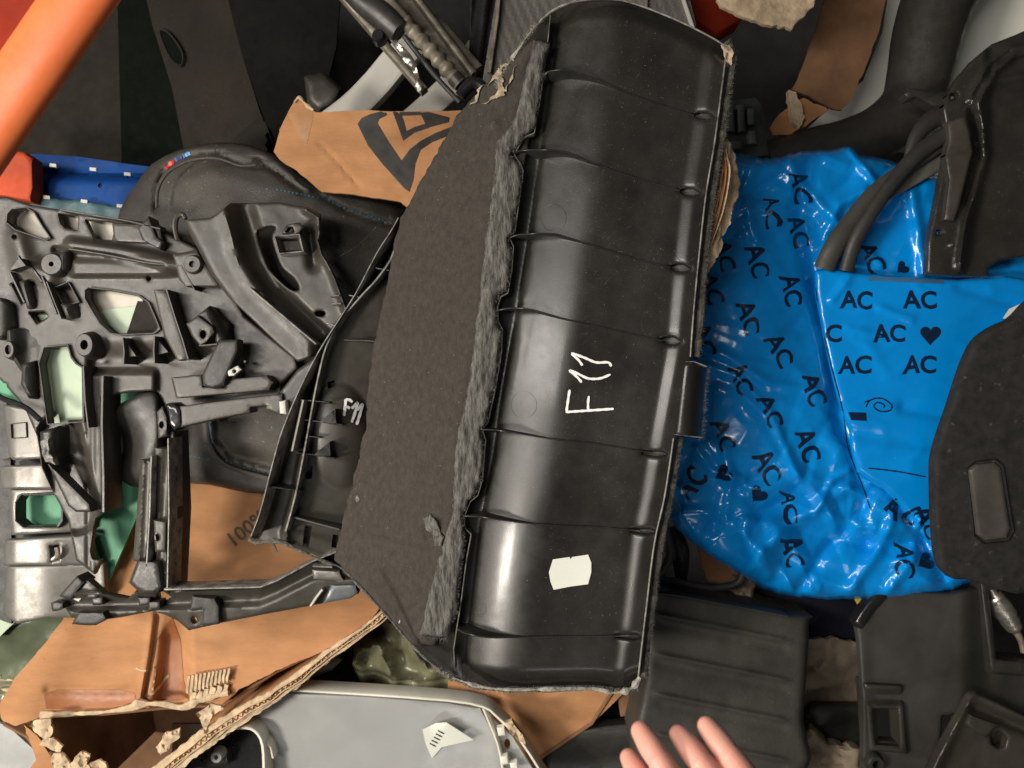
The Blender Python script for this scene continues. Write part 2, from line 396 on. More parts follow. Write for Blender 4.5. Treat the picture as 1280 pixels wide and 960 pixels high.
# ================================================================== 1  MAIN TRIM PANEL
T = root('trunk_trim_panel', 740, 480, 0, 'large black plastic trim panel with white handwriting, grey wool edge and felt pad', 'trim panel')
XL = [(34, 699), (84, 694), (184, 679), (284, 665), (380, 650), (510, 628), (570, 620), (653, 603), (773, 590), (833, 583)]
XR = [(55, 914), (120, 905), (180, 897), (240, 887), (300, 880), (380, 872), (440, 867), (545, 848), (620, 835), (680, 822), (760, 812), (845, 800)]
TOP = [(655, 50), (672, 30), (690, 14), (720, 1), (765, -2), (800, 6), (850, 26), (895, 49), (911, 62)]
BOT = [(440, 722), (478, 762), (515, 805), (548, 836), (575, 851), (620, 861), (700, 860), (740, 859), (780, 863), (799, 856)]
PITS = [(880, 145), (862, 240), (850, 335), (838, 426), (820, 567), (806, 664), (788, 796)]
def shell_z(X, Y):
    X = np.asarray(X, float); Y = np.asarray(Y, float)
    s = X - interp(XL, Y); t = interp(XR, Y) - X
    z = -.034 * np.clip(1 - s / 84, 0, 1) ** 2
    z = np.where(s < 0, -.036 - .005 * ss(0, -3, s) + .002 * ss(-8, -22, s), z)
    z = z - .0022 * ss(60, 130, s) * ss(30, 90, t)
    zr = .0058 * ss(36, 17, t) * ss(36, 70, s)
    dt = dist(TOP, X, Y); db = dist(BOT, X, Y)
    z = z + zr * ss(2, 20, dt) * ss(2, 20, db) - .013 * ss(24, 3, dt) * ss(-30, 10, s) - .010 * ss(26, 3, db) * ss(-30, 10, s)
    for k, (a, b) in enumerate(PITS):
        u = (X - a) / 17; v = ((Y - b) - (X - a) * .1) / 7; z = z - .0012 * np.exp(-(u * u + v * v))
    return z + .0005 * fbm(X, Y, 90, 1, 2)
body_out = [(655, 50), (672, 30), (690, 14), (720, 1), (765, -2), (800, 6), (850, 26), (895, 49), (911, 60), (913, 72), (905, 120), (897, 180), (887, 240), (880, 300), (872, 380),
 (867, 440), (858, 490), (848, 545), (835, 620), (822, 680), (812, 760), (803, 843), (799, 856), (780, 863), (740, 859), (700, 860), (620, 861), (575, 851), (548, 836), (515, 805), (495, 780), (530, 700), (560, 600), (590, 420), (620, 200), (640, 90)]
LENS = [[(a - 14, b - 1.5), (a - 6, b - 4.5), (a + 4, b - 4.5), (a + 14, b + 1), (a + 5, b + 4.5), (a - 5, b + 3.5)] if b < 500 else [(a - 18, b - 3), (a + 8, b - 2.5), (a + 14, b + 1.5), (a + 4, b + 3.5), (a - 18, b + .5)] for a, b in PITS]
shell = relief('shell', body_out, shell_z, M['panel'], T, holes=LENS, step=3.2, thick=.003, edge=(4, .003), sharp=60)
LIP = [(688, 19), (684, 60), (680, 91), (674, 130), (668, 166), (658, 170), (654, 173), (643, 193), (651, 205), (654, 213), (649, 250), (644, 288), (637, 297), (642, 308), (640, 335), (635, 366), (626, 371), (622, 383), (623, 402), (628, 411), (627, 440), (620, 482), (610, 528), (603, 537), (607, 550), (603, 600), (597, 620), (588, 627), (580, 647), (581, 660), (589, 668), (583, 700), (577, 747), (571, 786), (567, 812), (569, 838)]
wall('lip', LIP, -.021, -.045, .0016, M['rim'], T, step=4)
for a, b in PITS: relief('rib_pocket', [(a - 20, b - 8), (a + 18, b - 8), (a + 18, b + 8), (a - 20, b + 8)], lambda X, Y: shell_z(X, Y) - .009, M['rubber'], T, step=7, thick=.002)
RIBS = [[(681, 94), (686, 89), (704, 87), (720, 90), (742, 98), (775, 112), (820, 129), (868, 144)],
 [(643, 191), (652, 188), (672, 187), (700, 188), (718, 193), (742, 204), (800, 224), (850, 238)],
 [(636, 298), (650, 293), (690, 292), (710, 297), (742, 307), (790, 322), (838, 334)],
 [(622, 388), (640, 385), (665, 387), (700, 397), (760, 411), (829, 426)],
 [(601, 537), (622, 538), (650, 542), (700, 550), (740, 554), (815, 566)],
 [(579, 645), (605, 647), (650, 653), (700, 657), (750, 659), (800, 664)],
 [(571, 786), (582, 792), (610, 797), (640, 797), (700, 796), (745, 796), (786, 795)]]
def rib_top(X, Y):
    s = np.asarray(X) - interp(XL, Y); base = shell_z(X, Y)
    hi = .006 * ss(95, 30, s) + (base + .0022) * (1 - ss(95, 30, s))
    return hi - .024 * ss(6, -26, s)
for r in RIBS: wall('rib', r, rib_top, lambda X, Y: shell_z(X, Y) - .012, .0022, M['panel_fin'], T, step=4, sm=4)
for x, y, r in [(873, 166, 19), (860, 311, 17), (692, 272, 16), (655, 506, 16), (598, 760, 10), (612, 450, 0)]:
    if r: ringmark('mould_mark', x, y, r, lambda X, Y: shell_z(X, Y) - .00012, M['panel_fin'], T, .00030)
# rounded latch tab on the right edge
relief('latch_tab', [(866, 452), (884, 458), (882, 500), (878, 546), (845, 543), (850, 500), (856, 455)], lambda X, Y: .009 - .020 * np.clip((X - (862 - (Y - 450) * .10)) / 22, -1, 1.2) ** 2, M['panel'], T, step=2.5, thick=.02, edge=(3, .002))
wall('tab_edge', [(858, 452), (868, 452), (884, 458)], .008, -.012, .0012, M['rim'], T)
wall('tab_edge', [(843, 543), (860, 545), (878, 547)], .006, -.014, .0012, M['rim'], T)
# rims along the outer edge
RIGHT = [(912, 66), (905, 120), (897, 180), (887, 240), (880, 300), (872, 380), (867, 446)]
RIGHT2 = [(846, 548), (835, 620), (822, 680), (812, 760), (802, 845)]
ptube('edge_rim', [(x - 4, y) for x, y in RIGHT], .007, 1.1, M['rim'], T, seg=8)
ptube('edge_rim', [(x - 4, y) for x, y in RIGHT2], .007, 1.2, M['rim'], T, seg=8)
ptube('edge_rim', [(x, y + 1) for x, y in TOP], .010, 1.1, M['rim'], T, seg=8)
ptube('carpet_edge', [(x + 3, y) for x, y in [(906, 52)] + RIGHT], -.006, 5, M['fuzz'], T, seg=8, wob=.5)
ptube('carpet_edge', [(x + 3, y) for x, y in RIGHT2], -.006, 4.5, M['fuzz'], T, seg=8, wob=.5)
ptube('torn_edge', [(x, y + 1) for x, y in BOT[:]], [-.02] * 3 + [-.006] * 7, [1.6, 1.6, 1.8, 2, 2.4, 3, 3, 2.8, 3.2, 3.6], M['fuzz'], T, seg=8, wob=.7)
ptube('torn_edge', [(566, 847), (600, 858), (640, 862), (700, 861), (742, 861), (770, 866), (790, 860), (800, 846)], .002, [1, 2, 2, 2.2, 2, 2.6, 4, 2.5], M['torn'], T, seg=7, wob=.9)
ptube('torn_edge', [(640, 74), (656, 51), (672, 31), (692, 13), (720, 0)], .004, [2, 1.6, 1.5, 1.3, 1], M['torn'], T, seg=7, wob=.8)
relief('torn_corner', [(903, 54), (912, 56), (917, 66), (915, 80), (909, 76), (906, 64)], .006, M['cardp'], T, step=3, thick=.006, jag=1.2)
def tufts(name, path, z, n, L, m, parent, side=1, w=.00022):
    p = resample(path, 1.5, False); V = []; Fc = []
    for _ in range(n):
        i = random.randrange(len(p) - 1); x, y = p[i]; x2, y2 = p[i + 1]; t = Vector((x2 - x, -(y2 - y), 0)).normalized(); nn = Vector((-t.y, t.x, 0)) * side
        b = P(x, y, z) + Vector((random.gauss(0, .001), random.gauss(0, .001), random.uniform(-.006, .004)))
        d = (nn + t * random.gauss(0, .7) + Vector((0, 0, random.gauss(0, .4)))).normalized() * L * random.uniform(.3, 1.2)
        k = len(V); V += [b - t * w, b + t * w, b + d * .6 + t * w * .5, b + d + Vector((0, 0, random.gauss(0, .001)))]; Fc += [(k, k + 1, k + 2), (k, k + 2, k + 3)]
    return link(name, V, Fc, m, parent, smooth=False)
tag(tufts('fibres', [(x + 5, y) for x, y in RIGHT], -.003, 2600, .0062, M['fuzz'], T, 1), kind='stuff')
tag(tufts('fibres', [(878, 547), (880, 500), (885, 460)], -.008, 260, .007, M['fuzz'], T, -1), kind='stuff')
tag(tufts('fibres', [(x + 4, y) for x, y in RIGHT2], -.003, 1900, .006, M['fuzz'], T, 1), kind='stuff')
tag(tufts('fibres', BOT[3:], .0, 1500, .007, M['torn'], T, -1), kind='stuff')
tag(tufts('fibres', [(620, 108), (640, 74), (672, 31)], -.0, 420, .007, M['torn'], T, 1), kind='stuff')
# felt pad
PAD = [(668, 48), (650, 66), (640, 76), (612, 100), (590, 122), (572, 145), (560, 165), (545, 192), (520, 236), (500, 275), (492, 312), (480, 372), (468, 425), (461, 480), (456, 540), (442, 600), (426, 660), (417, 700), (440, 722), (478, 764), (515, 806), (545, 806), (580, 640), (612, 500), (630, 330), (665, 160), (682, 60)]
def pad_z(X, Y):
    x0 = interp([(50, 665), (105, 655), (180, 622), (300, 606), (420, 592), (530, 572), (650, 560), (800, 528)], Y)
    d = np.clip(x0 - X, 0, 300)
    z = -.026 - .00042 * d - .0000006 * d * d + .0022 * fbm(X, Y, 110, 2, 2) + .0004 * fbm(X, Y, 6, 5, 2)
    for a, b, r, h in [(618, 156, 7, .006), (540, 668, 12, -.008), (545, 655, 9, .006), (448, 625, 8, -.005), (535, 345, 5, .003), (575, 700, 30, .004), (500, 700, 60, .004), (620, 110, 18, .006)]:
        z = z + h * np.exp(-((X - a) ** 2 + (Y - b) ** 2) / r ** 2)
    crease = dist([(440, 455), (500, 450), (590, 440)], X, Y); z = z - .0016 * np.exp(-(crease / 4) ** 2)
    crease = dist([(465, 665), (500, 672), (560, 690)], X, Y); z = z - .002 * np.exp(-(crease / 4) ** 2)
    return z
pad = relief('felt_pad', PAD, pad_z, M['felt'], T, step=3.6, thick=.007, edge=(6, .004), jag=1.6, sharp=70)
STRL = [(668, 50), (660, 80), (654, 108), (646, 140), (640, 156), (626, 172), (620, 182), (616, 240), (608, 290), (603, 350), (596, 400), (588, 470), (580, 510), (572, 545), (567, 600), (566, 640), (562, 655), (548, 700), (536, 745), (524, 794)]
STRR = [(688, 52), (680, 91), (674, 130), (667, 160), (656, 168), (652, 176), (640, 194), (651, 208), (653, 220), (648, 250), (643, 290), (636, 298), (641, 315), (635, 360), (624, 370), (621, 383), (622, 402), (627, 412), (626, 440), (619, 482), (609, 526), (602, 538), (605, 552), (602, 600), (596, 617), (585, 626), (578, 647), (579, 662), (582, 676), (576, 720), (572, 765), (566, 778), (560, 797)]
wool = relief('wool_strip', STRL + STRR[::-1], lambda X, Y: -.013 + .0018 * fbm(X, Y * .3, 7, 1, 3) + .0012 * noise(X * 3, Y * .5, 8, 4), M['wool'], T, step=3, thick=.012, edge=(8, .007), jag=1.3, sharp=75)
tag(tufts('wool_fibres', STRR[1:-1], -.014, 900, .0045, M['wool'], T, -1, .0003), kind='stuff')
tag(tufts('wool_fibres', STRL[1:-1], -.018, 900, .005, M['wool'], T, 1, .0003), kind='stuff')
tag(tufts('wool_fibres', [(524, 796), (560, 798)], -.018, 150, .006, M['wool'], T, -1, .0003), kind='stuff')
# lint and scuffs
def lint(name, objs, x0, y0, x1, y1, n, m, parent, lmin, lmax, w0=.00012, w1=.0004, zdef=-.05, ang=None):
    bv = surf(*objs); V = []; Fc = []; org = Vector((0, 0, CAMZ))
    for _ in range(n):
        x = random.uniform(x0, x1); y = random.uniform(y0, y1); h = bv.ray_cast(org, (P(x, y, zdef) - org).normalized())
        if h[0] is None or abs(h[1].z) < .6: continue
        a = random.uniform(0, 6.3) if ang is None else random.gauss(ang, .5); t = Vector((math.cos(a), math.sin(a), 0)) * random.uniform(lmin, lmax) * random.random() ** 1.5
        nn = h[1] if h[1].z > 0 else -h[1]; t = t - nn * t.dot(nn); t = t if t.length > 1e-5 else Vector((1e-4, 0, 0)); q = nn.cross(t).normalized() * random.uniform(w0, w1); b = h[0] + nn * .0004; k = len(V)
        V += [b - t, b + q, b + t, b - q]; Fc.append((k, k + 1, k + 2, k + 3))
    return tag(link(name, V, Fc, m, parent, smooth=False), kind='stuff')
lint('lint', [pad], 430, 70, 660, 790, 520, M['flake'], T, .0006, .0028, .0001, .00035)
lint('scuffs', [shell], 580, 10, 905, 850, 1100, M['scuff'], T, .0004, .0022, .00006, .00022, 0)
lint('scratches', [shell], 600, 20, 890, 450, 160, M['scuff'], T, .004, .011, .00003, .00007, 0, .7)
for pts in ([(640, 76), (634, 80), (626, 95), (618, 100), (608, 108), (604, 112), (612, 104), (622, 92), (632, 78)], [(622, 84), (628, 90), (626, 104), (633, 110), (630, 120), (620, 124), (612, 128), (600, 130), (618, 120), (624, 112), (620, 100), (618, 90)], [(640, 88), (645, 82), (642, 96), (636, 106), (631, 114), (634, 104)], [(598, 112), (604, 108), (596, 122), (586, 132), (590, 124)]):
    relief('torn_flake', pts, lambda X, Y: pad_z(X, Y) + .003, M['flake'], T, step=2.0, thick=.0015, jag=3.2)
relief('torn_knot', [(530, 648), (538, 642), (545, 650), (550, 662), (555, 672), (551, 684), (543, 682), (540, 670), (533, 662)], lambda X, Y: pad_z(X, Y) + .006 + .003 * fbm(X, Y, 8, 3), M['wool'], T, step=2.5, thick=.006, jag=1.5, edge=(4, .003))
frustum('felt_button', 618, 156, -.030, .006, .0045, .004, M['rubberg'], T, sq=1.4)
frustum('felt_button', 447, 624, -.082, .004, .003, .004, M['rim'], T, sq=1.6)
# writing and sticker
bs = surf(shell)
strokes('handwritten_marking', [[(707, 515), (738, 513), (767, 511)], [(708, 514), (710, 500), (712, 487)], [(735, 512), (735, 503), (736, 495)],
  [(727, 478), (721, 471), (712, 463), (722, 467), (735, 473), (750, 473), (763, 468)], [(728, 457), (723, 450), (715, 442), (730, 447), (745, 453), (760, 453), (764, 458)]], 3.0, bs, M['white_mark'], T)
poly_print('price_sticker', [[(691, 699), (712, 696), (713, 699), (715, 696), (735, 693), (739, 703), (739, 715), (735, 730), (712, 733), (692, 737), (688, 727), (686, 715)]], bs, M['sticker'], T, .0011, 0)
# rear wing of the trim
INN = [(497, 300), (488, 325), (470, 350), (455, 366), (438, 385), (425, 400), (408, 432), (398, 470), (390, 510), (381, 560), (369, 620), (357, 664)]
OUT = [(498, 272), (488, 290), (470, 318), (445, 366), (420, 405), (398, 440), (375, 485), (352, 540), (338, 590), (325, 640), (313, 672)]
innx = [(b, a) for a, b in INN]; outx = [(b, a) for a, b in OUT]
def wing_z(X, Y):
    i = interp(innx, Y); o = interp(outx, Y); d = X - i
    z = -.125 - .0003 * np.clip(X - i, 0, 200) - .022 * ss(3, -6, d) + .014 * np.exp(-(d / 3.5) ** 2)
    z = z + .016 * ss(10, 1, X - o)
    z = z + .016 * np.clip(1 - ((X - 425) / 38) ** 2 - ((Y - 545) / 66) ** 2, 0, 1) ** .8
    return z + .001 * fbm(X, Y, 40, 2, 2)
WH = [[(409, 478), (418, 475), (419, 483), (410, 486)], [(381, 586), (391, 582), (390, 598), (383, 599)], [(381, 656), (390, 658), (386, 684), (378, 682)], [(416, 668), (423, 669), (421, 685), (414, 684)]]
wing = relief('rear_wing', OUT + [(345, 678), (385, 690), (425, 708), (455, 728), (500, 720), (520, 500), (530, 280)], wing_z, M['grey'], T, holes=WH, guides=[(INN, 3)], step=3.0, thick=.003, sharp=60)
for w_ in WH: a = np.array(w_, float); c = a.mean(0); relief('window_shade_plate', [tuple(c + (p - c) * 1.6) for p in a], lambda X, Y: wing_z(X, Y) - .012, M['rubber'], T, step=8, thick=.002)  # black plates added so the windows look like shaded recesses
wall('wing_rim', OUT, -.098, -.15, .0022, M['rim'], T, sm=3)
ptube('wing_rim_edge', [(312, 673), (322, 678), (345, 676), (362, 682), (400, 700), (425, 709), (442, 724)], -.10, [3, 2.5, 3, 2.2, 2, 2, 2], M['fuzz'], T, seg=7, wob=.6)
ptube('hanging_thread', [(340, 677), (343, 683), (347, 690)], -.10, [1.6, 1.4, .6], M['fuzz'], T, seg=6)
wall('inner_ridge', INN, -.103, -.14, .0035, M['rim'], T, sm=3)
for f in ([(452, 372), (436, 369)], [(405, 403), (421, 408)], [(335, 608), (375, 614)], [(376, 500), (411, 503)], [(380, 525), (400, 527), (428, 531)], [(382, 545), (401, 547)], [(371, 566), (395, 569), (419, 573)], [(470, 335), (486, 338)]):
    wall('clip_fin', f, -.106, -.15, .0022, M['gloss'], T)
wall('wing_rib', [(361, 645), (390, 653), (424, 662)], -.112, -.14, .004, M['greyd'], T)
wall('wing_rib', [(430, 425), (460, 426), (470, 427)], -.125, -.15, .002, M['greyd'], T)
wall('clip_bar', [(379, 500), (372, 532), (365, 564)], -.094, -.15, .0045, M['silverp'], T)
for a, b in ((419, 511), (412, 552)):
    relief('gusset', [(a, b), (a + 1, b + 18), (a - 20, b + 17)], -.100, M['gloss'], T, step=5, thick=.02)
strokes('handwritten_marking', [[(432, 499), (431, 509), (430, 520)], [(432, 500), (436, 500), (440, 503)], [(431, 509), (434, 509), (437, 511)], [(439, 511), (443, 507), (446, 504), (443, 516), (439, 528)], [(445, 513), (449, 509), (452, 506), (449, 518), (445, 531)]], 3.4, surf(wing), M['white_mark'], T, zdef=-.12, off=.0025)

# ================================================================== 2  BLUE BAG
BG = root('blue_bag', 1040, 480, -.25, 'shiny blue plastic bag printed with black AC letters and hearts, stuffed full', 'plastic bag')
FOLDS = [([(1018, 180), (1000, 260), (1018, 345), (1040, 430), (1050, 520), (1075, 600), (1085, 680)], -.016, 12), ([(900, 440), (960, 480), (1020, 490)], .006, 7), ([(860, 450), (920, 470), (960, 510), (1000, 600)], .007, 6),
 ([(985, 200), (1010, 240), (1100, 330)], .006, 6), ([(1062, 186), (1085, 215), (1100, 235)], .009, 5), ([(1030, 300), (1050, 255), (1080, 240)], .008, 7), ([(1140, 240), (1150, 300), (1155, 340)], .010, 8), ([(850, 640), (900, 640), (950, 690)], .006, 8),
 ([(930, 720), (960, 680), (1010, 640), (1060, 610)], .011, 9), ([(1000, 735), (1030, 690), (1060, 660), (1100, 600)], -.010, 8), ([(1060, 740), (1090, 700), (1110, 660), (1120, 600)], .009, 8), ([(1110, 740), (1140, 700), (1150, 650)], .009, 7),
 ([(1180, 720), (1150, 670), (1105, 600)], -.01, 7), ([(1020, 640), (1040, 600), (1060, 590)], .007, 5), ([(905, 560), (915, 600), (905, 650)], .008, 7), ([(870, 560), (890, 590), (930, 600)], .008, 6), ([(945, 200), (930, 240), (945, 300)], .007, 7), ([(930, 650), (935, 690), (960, 720)], .007, 7)]
def bag_z(X, Y):
    z = -.175 - .03 * ss(600, 760, Y) - .015 * ss(1100, 1280, X) + .010 * fbm(X, Y, 150, 0, 2)
    z = z + .022 * np.exp(-((X - 955) / 75.) ** 2 - ((Y - 470) / 190.) ** 2)
    m = .34 + .85 * ss(520, 640, Y) + .5 * ss(330, 220, Y)
    rr = random.Random(11)
    for k in range(13):
        a = rr.uniform(0, math.pi); lam = rr.choice((46, 60, 85, 120, 160)); px = X * math.cos(a) + Y * math.sin(a) + lam * .45 * noise(X, Y, lam * 1.5, k)
        u = px / lam + rr.random(); tri = np.abs(u - np.floor(u) - .5) * 2; mk = ss(-.15, .45, noise(X + 31 * k, Y - 17 * k, 75, k + 3))
        z = z + m * mk * lam * .000085 * np.maximum(tri * 2.2 - 1.2, 0) * (1 if k % 3 else -1)
    w = noise(X + Y * .5, (Y - X * .5) * .5, 16, 2); z = z + .0005 * np.clip(1 - np.abs(w) * 2, 0, 1) ** 2
    for p, h, r in FOLDS: z = z + h * np.exp(-(dist(p, X, Y) / r) ** 2)
    return z
BO = [(860, 420), (884, 330), (900, 260), (905, 196), (930, 193), (962, 198), (1000, 190), (1040, 187), (1062, 184), (1085, 195), (1120, 203), (1150, 215), (1190, 228), (1215, 300), (1240, 322), (1300, 318), (1300, 470), (1210, 560), (1195, 640), (1225, 715), (1200, 735), (1170, 744), (1120, 748), (1060, 749), (990, 746), (945, 730), (905, 705), (868, 680), (838, 650), (836, 600), (845, 520)]
bag = relief('bag_body', BO, bag_z, M['blue'], BG, step=2.4, thick=.004, edge=(18, .03), jag=1.2, sm=3, sharp=80)
def flap_z(X, Y):
    z = -.158 + .005 * fbm(X, Y, 170, 3, 2) + .0016 * np.clip(1 - np.abs(fbm(X * .35 - Y * .1, Y + X * .2, 30, 5, 2)) * 2, 0, 1) ** 2
    for p, h, r in [([(1040, 375), (1060, 350), (1062, 340)], .005, 5), ([(1100, 385), (1140, 400)], .004, 5), ([(1060, 410), (1100, 420)], .003, 5), ([(1130, 510), (1180, 520)], -.007, 8), ([(1060, 540), (1180, 560)], -.005, 8), ([(1080, 420), (1110, 470)], .002, 8), ([(1200, 360), (1280, 385)], -.003, 6)]:
        z = z + h * np.exp(-(dist(p, X, Y) / r) ** 2)
    return z - .03 * ss(560, 700, Y)
flap = relief('bag_flap', [(1019, 338), (1060, 340), (1120, 345), (1200, 349), (1300, 352), (1300, 455), (1210, 560), (1195, 640), (1215, 712), (1196, 706), (1170, 690), (1140, 650), (1105, 612), (1072, 590), (1062, 540), (1048, 500), (1036, 450), (1026, 400)], flap_z, M['blue'], BG, step=4, thick=.003, edge=(9, .006), sm=2, sharp=80)
bb = surf(bag, flap)
lint('dust_specks', [bag, flap], 850, 190, 1270, 740, 130, M['scuff'], BG, .0003, .0015, .0001, .0004, -.17)
def pr(s, x, y, sz, a, **k): text('printed_letters', s, x, y, sz, a, bb, M['bluei'], BG, bold=k.pop('bold', .028), **k)
for x, y in ((1071, 376), (1150, 376), (1112, 418), (1069, 457), (1150, 457)): pr('AC', x, y, 30, 2 if y < 400 else 0, warp=1.3)
pr('C', 1042, 418, 30, 0)
for x, y, a in ((997, 292, 76), (945, 327, 76), (988, 362, 78), (935, 398, 74), (973, 440, 66), (925, 475, 68), (1016, 488, 72), (962, 514, 68), (1009, 557, 70), (958, 585, 66), (985, 632, 78), (890, 362, 76), (880, 425, 74), (964, 266, 80), (1000, 236, 82), (904, 545, 66), (905, 320, 74), (1090, 322, 66), (866, 606, -60), (1128, 640, 25), (1160, 655, 60), (1130, 700, 90), (990, 690, 80)):
    pr('AC', x, y, 30, a, bold=.024, warp=4.5 if y > 580 or y < 280 else 2.6)
def heart(x, y, s, a=0):
    pts = []; a = R(a)
    for k in range(26):
        t = 2 * math.pi * k / 26; u = 16 * math.sin(t) ** 3; v = -(13 * math.cos(t) - 5 * math.cos(2 * t) - 2 * math.cos(3 * t) - math.cos(4 * t)); u *= s / 17; v *= s / 17
        pts.append((x + u * math.cos(a) - v * math.sin(a), y + u * math.sin(a) + v * math.cos(a)))
    poly_print('printed_heart', [pts], bb, M['bluei'], BG)
heart(1163, 418, 14); heart(948, 618, 12, 40); heart(1157, 702, 12, 60); heart(1128, 335, 9, 50); heart(905, 592, 12, 60)
strokes('printed_swirl', [[(1082, 509), (1088, 500), (1102, 498), (1114, 506), (1112, 513), (1100, 514), (1092, 508), (1097, 503), (1105, 506), (1104, 510)], [(1088, 500), (1080, 503)]], 1.8, bb, M['bluei'], BG, zdef=-.15)
strokes('printed_line', [[(1085, 585), (1120, 589), (1157, 596)]], 1.8, bb, M['bluei'], BG, zdef=-.15)
poly_print('tape_strip', [[(1060, 515), (1082, 516), (1083, 526), (1064, 525)]], bb, M['bluei'], BG, .001)
poly_print('faded_print', [[(1085, 346), (1180, 350), (1180, 355), (1085, 351)]], bb, mat('faded_print_ink', (.05, .15, .28), .4), BG, .0008)
strokes('seam', [[(1018, 345), (1026, 400), (1040, 460), (1053, 510), (1060, 560), (1075, 600), (1090, 640)]], 1.5, bb, M['bluei'], BG, zdef=-.15)

# ================================================================== 3  RIGHT SIDE
o = relief('carpeted_flap', [(1310, 392), (1262, 400), (1226, 420), (1208, 450), (1190, 504), (1170, 566), (1168, 610), (1170, 665), (1175, 703), (1186, 719), (1206, 724), (1310, 716)], lambda X, Y: -.105 + .002 * fbm(X, Y, 90, 2), M['feltb'], None, step=4, thick=.016, edge=(8, .005), sm=5, loc=P(1230, 560, -.12), sharp=70)
tag(o, 'black carpeted flap with an inset pull handle, over the right side of the bag', 'carpet flap')
hb = relief('handle', [(1212, 588), (1220, 581), (1242, 578), (1250, 584), (1262, 660), (1258, 672), (1232, 675), (1222, 668)], lambda X, Y: -.094 - .005 * ss(1215, 1260, X), mat('handle_plastic', (.075, .07, .06), .4, dust=.2), None, step=4, thick=.008, edge=(5, .003), loc=P(1230, 560, -.12)); hb.parent = o; hb.location = (0, 0, 0)
hf = wall('handle_seam', [(1209, 586), (1220, 577), (1245, 574), (1254, 582), (1267, 664), (1260, 677), (1230, 680), (1218, 670)], -.100, -.115, .001, M['gloss'], None, closed=True); hf.parent = o; hf.location = hf.location - o.location
o = relief('paper_sheet', [(1254, 398), (1262, 386), (1275, 380), (1300, 376), (1300, 404)], -.135, M['sticker'], None, step=6, thick=.001)
tag(o, 'small white paper corner tucked between the blue bag and the carpeted flap', 'paper')
# airbox / ribbed box
AB = root('ribbed_box', 905, 850, -.2, 'grey black plastic box with slanted raised ribs, below the blue bag', 'plastic box')
def box_z(X, Y):
    z = -.17 - .0001 * (X - 800)
    for k in range(5):
        y0 = 768 + k * 50 + (X - 820) * .20; m = ss(812, 830, X) * ss(992, 975, X); d = (Y - y0)
        z = z + m * (.0055 * np.exp(-(d / 3.6) ** 2) - .003 * np.exp(-((d - 10) / 7.) ** 2))
    return z + .0008 * fbm(X, Y, 30, 1)
relief('box_lid', [(812, 737), (840, 738), (1000, 768), (1011, 776), (1009, 830), (1004, 900), (1000, 985), (800, 985), (806, 850)], box_z, M['rubberg'], AB, guides=[([(822, 768.4 + k * 50), (985, 801 + k * 50)], 4) for k in range(4)], step=4, thick=.08, edge=(11, .014), sm=2, sharp=70)
wall('lid_edge', [(815, 742), (842, 744), (985, 771)], -.166, -.20, .004, M['rubber'], AB)
# console
CN = root('console_panel', 1150, 850, -.22, 'smooth dark grey plastic panel with a rectangular latch window, bottom right', 'plastic panel')
relief('panel_body', [(1090, 738), (1190, 742), (1225, 735), (1300, 725), (1300, 985), (1078, 985), (1078, 870), (1073, 800), (1068, 775)], lambda X, Y: -.215 - .03 * ss(1200, 1240, X) + .004 * ss(1095, 1075, X) + .001 * fbm(X, Y, 80, 1), M['console'], CN,
  holes=[[(1094, 876), (1120, 878), (1123, 927), (1098, 925)], [(1233, 735), (1300, 730), (1300, 832), (1242, 828)], [(1178, 895), (1195, 893), (1188, 925), (1176, 928)]], step=4.5, thick=.01, edge=(5, .005), sharp=60)
relief('panel_corner', [(1068, 778), (1085, 752), (1105, 735), (1112, 742), (1092, 765), (1078, 786)], -.205, M['gloss'], CN, step=5, thick=.02, edge=(5, .006), sm=2)
relief('latch_frame', [(1080, 854), (1128, 857), (1135, 942), (1086, 938)], lambda X, Y: -.205 - .012 * ss(884, 872, Y) * ss(858, 872, Y), M['grey'], CN, holes=[[(1091, 886), (1122, 886), (1124, 932), (1095, 930)]], step=4, thick=.03, edge=(4, .004), sharp=60)
relief('window_rim', [(1224, 725), (1300, 720), (1300, 846), (1238, 842)], -.222, M['greyd'], CN, holes=[[(1235, 738), (1300, 733), (1300, 828), (1246, 824)]], step=5, thick=.04, edge=(5, .006))
frustum('screw_boss', 1096, 956, -.20, .017, .013, .02, M['greyd'], CN, hole=.007)
BR = root('small_bracket_cover', 1225, 920, -.17, 'small tilted grey plastic cover with a screw recess, lowest in the bottom right corner', 'plastic cover')
relief('cover_body', [(1212, 872), (1220, 864), (1300, 902), (1300, 985), (1152, 985), (1170, 945)], lambda X, Y: -.165 + .010 * np.exp(-(dist([(1212, 870), (1160, 980)], X, Y) / 7) ** 2) + .010 * np.exp(-(dist([(1216, 868), (1300, 906)], X, Y) / 7) ** 2) - .012 * np.exp(-(dist([(1218, 885), (1265, 905), (1300, 920)], X, Y) / 6) ** 2), M['grey'], BR,
  holes=[[(1238, 918), (1250, 914), (1258, 922), (1256, 933), (1248, 935), (1240, 930)]], step=3.6, thick=.012, edge=(5, .006), sharp=60)
relief('raised_tab', [(1212, 893), (1248, 906), (1232, 922), (1206, 905)], -.158, M['grey'], BR, step=5, thick=.01, edge=(3, .003))
relief('recess_floor', [(1232, 910), (1265, 910), (1265, 940), (1232, 940)], -.185, M['greyd'], BR, step=8, thick=.004)
MF = root('metal_fitting', 1252, 760, -.26, 'small shiny braided metal fitting sticking out of the dark window', 'metal fitting')
ptube('pin', [(1232, 722), (1240, 738), (1246, 748)], -.24, [5, 5, 6], M['metal'], MF)
ptube('collar', [(1242, 744), (1248, 752), (1262, 775), (1270, 788)], -.24, [8, 13, 12, 7], M['metal'], MF, wob=.35, sm=5, seg=14)
